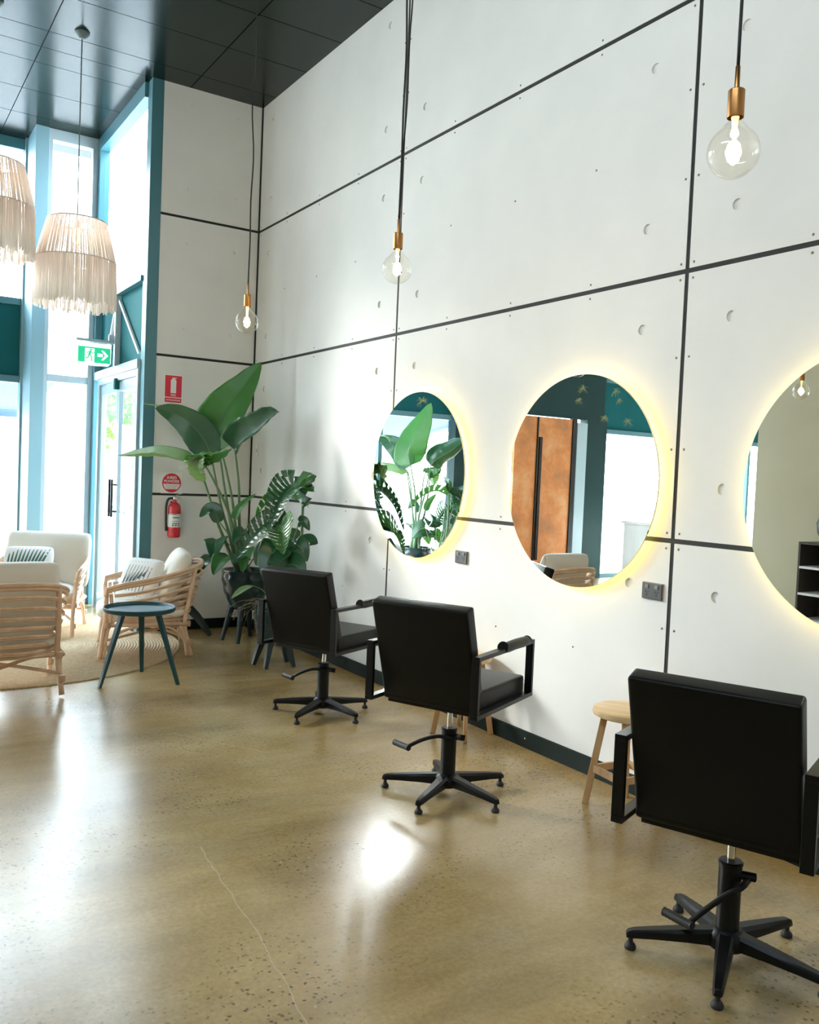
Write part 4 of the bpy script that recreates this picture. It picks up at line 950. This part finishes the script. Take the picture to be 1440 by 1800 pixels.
add_leaf(t, [q_(v) for v in ((-.62, -1.62, .60), (-.70, -1.62, .575), (-.80, -1.66, .52))], .06, (-.2, -.4, .9), LEAFP, fold=.2, shape='oval')
add_stem(t, [q_(v) for v in ((-.46, -1.63, .45), (-.54, -1.62, .56), (-.62, -1.62, .60))], [.004, .003])

dup(bpy.data.objects['potted_bird_of_paradise'], (-2.72, 1.22, 0), math.radians(-75), 'tall paddle-leaf plant by the front window, seen in the mirror nearest the corner')
dup(bpy.data.objects['potted_monstera'], (-2.66, .70, .0135), math.radians(-60), 'split-leaf plant by the front window, seen at the bottom of the mirror nearest the corner')
# driftwood leaning behind the armchair
b = B(); tube(b, spline([(-.80, -.28, .34), (-.70, -.34, .28), (-.61, -.38, .19), (-.55, -.42, .10), (-.50, -.45, .022)], 6), [.018, .04, .035, .03, .018], 9); tube(b, spline([(-.70, -.34, .28), (-.66, -.28, .22), (-.60, -.24, .20)], 5), [.022, .01], 7)
for v in b.verts: v.co += V(rnd.uniform(-1, 1), rnd.uniform(-1, 1), 0)*.003
tag(obj('driftwood', b, DRIFT, smooth=True), 'dark gnarled driftwood leaning on the floor behind the right armchair', 'driftwood')

# ------------------------------------------------------------------ things seen in the mirrors
t = thing('reception_counter', 'pale marble reception counter seen in the middle mirror', 'counter', (-7.4, 1.1, 0))
b = B(); box(b, -1.0, .95, -.30, .30, 0, .90, .004); obj('body', b, COUNTER, t)
b = B(); box(b, -1.03, .98, -.33, .33, .90, .94, .004); obj('worktop', b, COUNTER, t)
def small_pot(x, y, z, r, h, label, m, grow):
    t = thing('potted_succulent', label, 'potted plant', (x, y, z))
    b = B(); lathe(b, [(0, 0), (r*.7, 0), (r, h*.9), (r*1.03, h), (r*.92, h), (r*.9, h*.85), (0, h*.85)], 28, closed=True); obj('pot', b, m, t, smooth='auto')
    rn = random.Random(5)
    for k in range(grow):
        a = 2*PI*k/grow; ln = h*rn.uniform(.9, 1.8); add_leaf(t, [V(0, 0, h*.85), V(math.cos(a)*ln*.35, math.sin(a)*ln*.35, h*.85+ln*.6), V(math.cos(a)*ln*.8, math.sin(a)*ln*.8, h*.85+ln*.75)], r*.7, (0, 0, 1), LEAF, shape='oval', fold=.3, nu=3, nv=8)
small_pot(-7.35, 1.1, .94, .09, .07, 'dark bowl of succulents on the reception counter', mat('bowl_slate', (.05, .07, .08), .4), 8)
small_pot(-8.0, 1.15, .94, .13, .24, 'grey tapered planter on the reception counter, right in the mirror', mat('planter_grey', (.16, .17, .18), .5), 10)
def airplant(x, y, z, sc, label):
    t = thing('hanging_air_plant', label, 'air plant', (x, y, z), 0, 'air plants hanging from the ceiling')
    rn = random.Random(int(abs(x*100))); b = B()
    for k in range(26):
        th, ph = rn.uniform(0, 2*PI), rn.uniform(-.9, 1.2); d = V(math.cos(th)*math.cos(ph), math.sin(th)*math.cos(ph), math.sin(ph)); tube(b, spline([(0, 0, 0), d*.035*sc, d*.065*sc+V(0, 0, -.02)], 4), [.004, .001], 4)
    obj('foliage', b, mat('air_plant_tan', (.20, .20, .07), .7), t)
    b = B(); tube(b, [(0, 0, 0), (0, 0, H-z)], .0015, 5); obj('thread', b, CORD, t)
for (x, z, s, lb) in ((-5.42, 2.75, 1.2, 'spiky air plant hanging highest and leftmost in the middle mirror'), (-6.04, 2.76, 1.2, 'spiky air plant beside the mirror clip at top of the middle mirror'), (-5.35, 2.58, .9, 'small dim air plant below the leftmost one in the middle mirror'), (-6.12, 2.64, .9, 'small dim green air plant at right in the middle mirror'), (-5.85, 2.38, 1.0, 'low round air plant over the dark panel in the middle mirror'), (-6.32, 2.36, 1.2, 'low round air plant above the window in the middle mirror'), (-2.79, 2.36, 1.2, 'green air plant at the top of the mirror nearest the plants')):
    airplant(x, 1.3, z, s, lb)
t = thing('display_shelf', 'dark cubby shelf with white edges seen at the right mirror edge', 'shelf', (-4.42, -3.25, 0))
b = B(); box(b, -.18, .16, -.45, .45, 0, .04); box(b, -.18, .16, -.45, .45, .98, 1.0); box(b, -.18, .16, -.45, -.43, .04, .98); box(b, -.18, .16, .43, .45, .04, .98); box(b, -.18, -.16, -.43, .43, .04, .98); obj('carcass', b, SHELF, t)
b = B()
for z in (.28, .52, .76): box(b, -.16, .165, -.43, .43, z, z+.02)
for y in (-.15, .14): box(b, -.16, .163, y, y+.015, .04, .98)
obj('cubby_divider', b, WHITEM, t)
t = thing('dark_vase', 'black rounded vase on the dark cubby shelf', 'vase', (-4.42, -3.0, 1.0))
b = B(); lathe(b, [(0, 0), (.06, 0), (.11, .09), (.12, .18), (.07, .29), (.045, .33), (.05, .36), (.04, .36), (0, .30)], 28, closed=True); obj('body', b, BLACKM, t, smooth=True)

# ------------------------------------------------------------------ outdoors
bm = B(); box(bm, -40, -4.75, -40, -2.2, -.25, -.05); box(bm, -40, 40, YF+.1, 60, -.25, -.05); box(bm, -.95, 40, .25, YF+.1, -.25, -.05); struct(obj('ground', bm, PAVE))
bm = B(); box(bm, -30, 35, 12, 19, -.05, -.035); struct(obj('road', bm, ROADM))
t = thing('boundary_fence', 'pale low wall with posts across the road outside', 'fence', (0, 26, -.05))
b = B(); box(b, -20, 30, 0, .2, 0, 1.0); obj('wall', b, HOUSE, t)
for k in range(14): b = B(); box(b, -8+2.4*k, -7.8+2.4*k, -.03, .23, 0, 1.5); obj('post', b, HOUSE, t)
def tree(x, y, h, label, seed):
    t = thing('street_tree', label, 'tree', (x, y, -.05), 0, 'trees outside the glass')
    rn = random.Random(seed); b = B(); tube(b, spline([(0, 0, 0), (.05, .03, h*.3), (-.05, .05, h*.6)], 6), [.12, .09, .05], 9)
    for k in range(7): a = rn.uniform(0, 2*PI); tube(b, spline([(0, 0, h*(.3+.04*k)), (math.cos(a)*.5, math.sin(a)*.5, h*(.45+.05*k)), (math.cos(a)*1.0, math.sin(a)*1.0, h*(.6+.05*k))], 4), [.04, .01], 6)
    obj('trunk', b, BARK, t, smooth=True)
    b = B()
    for k in range(3800):
        a, r, z = rn.uniform(0, 2*PI), rn.random()**.5, rn.uniform(-1, 1); rr = r*math.sqrt(1-z*z)*h*.34
        c_ = V(math.cos(a)*rr, math.sin(a)*rr, h*.66+z*h*.34); n1 = V(rn.uniform(-1, 1), rn.uniform(-1, 1), rn.uniform(-1, 1)).normalized(); n2 = n1.orthogonal().normalized(); n3 = n1.cross(n2); s = rn.uniform(.05, .10)
        b.faces.new([b.verts.new(c_+n2*s*1.6), b.verts.new(c_+n3*s*.6), b.verts.new(c_-n2*s*1.6), b.verts.new(c_-n3*s*.6)])
    obj('crown', b, TREEL, t)
tree(3.1, 14.5, 4.3, 'leafy street tree seen through the narrow window beside the door', 1)
tree(8.2, 13.0, 4.6, 'leafy street tree seen through the glass door', 2)
tree(-3.5, 16.5, 4.2, 'leafy street tree beyond the long front window', 3)
t = thing('parked_car', 'silver car parked across the road outside the glass', 'car', (5.4, 20.5, -.05), .35)
b = B(); pr = [(-2.1, .25), (-2.15, .6), (-1.9, .82), (-1.2, .92), (-.6, 1.38), (.7, 1.42), (1.5, .98), (2.05, .9), (2.15, .55), (2.1, .25)]
poly(b, [(x, -.85, z) for x, z in pr], (0, 1, 0), 1.7); obj('body', b, CARP, t, bevel=.06)
for s in (-.86, .85):
    b = B(); poly(b, [(x, s, z) for x, z in ((-1.0, .95), (-.55, 1.3), (.65, 1.34), (1.25, .98))], (0, 1, 0), .012); obj('side_window', b, CARG, t)
for sx_ in (-1.35, 1.35):
    for sy_ in (-.90, .70): b = B(); lathe(b, [(.12, 0), (.31, .01), (.32, .05), (.32, .17), (.31, .2)], 28, (sx_, sy_, .32), (0, 1, 0)); obj('wheel', b, RUBBER, t, smooth='auto')
t = thing('shade_awning', 'blue grey fabric awning outside the left window', 'awning', (-3.2, 3.4, 0), 0)
b = B(); bar(b, (-1.4, -.95, 2.30), (-1.4, .9, 2.02), .04, .04); bar(b, (2.3, -.95, 2.30), (2.3, .9, 2.02), .04, .04); obj('arm', b, WHITEM, t)
b = B(); poly(b, [(-1.5, -.98, 2.36), (2.0, -.98, 2.36), (2.0, 1.0, 2.06), (-1.5, 1.0, 2.06)], (0, 0, 1), .02); poly(b, [(-1.5, 1.0, 1.98), (2.0, 1.0, 1.98), (2.0, 1.02, 2.08), (-1.5, 1.02, 2.08)], (0, 1, 0), .01); obj('fabric', b, AWN, t)
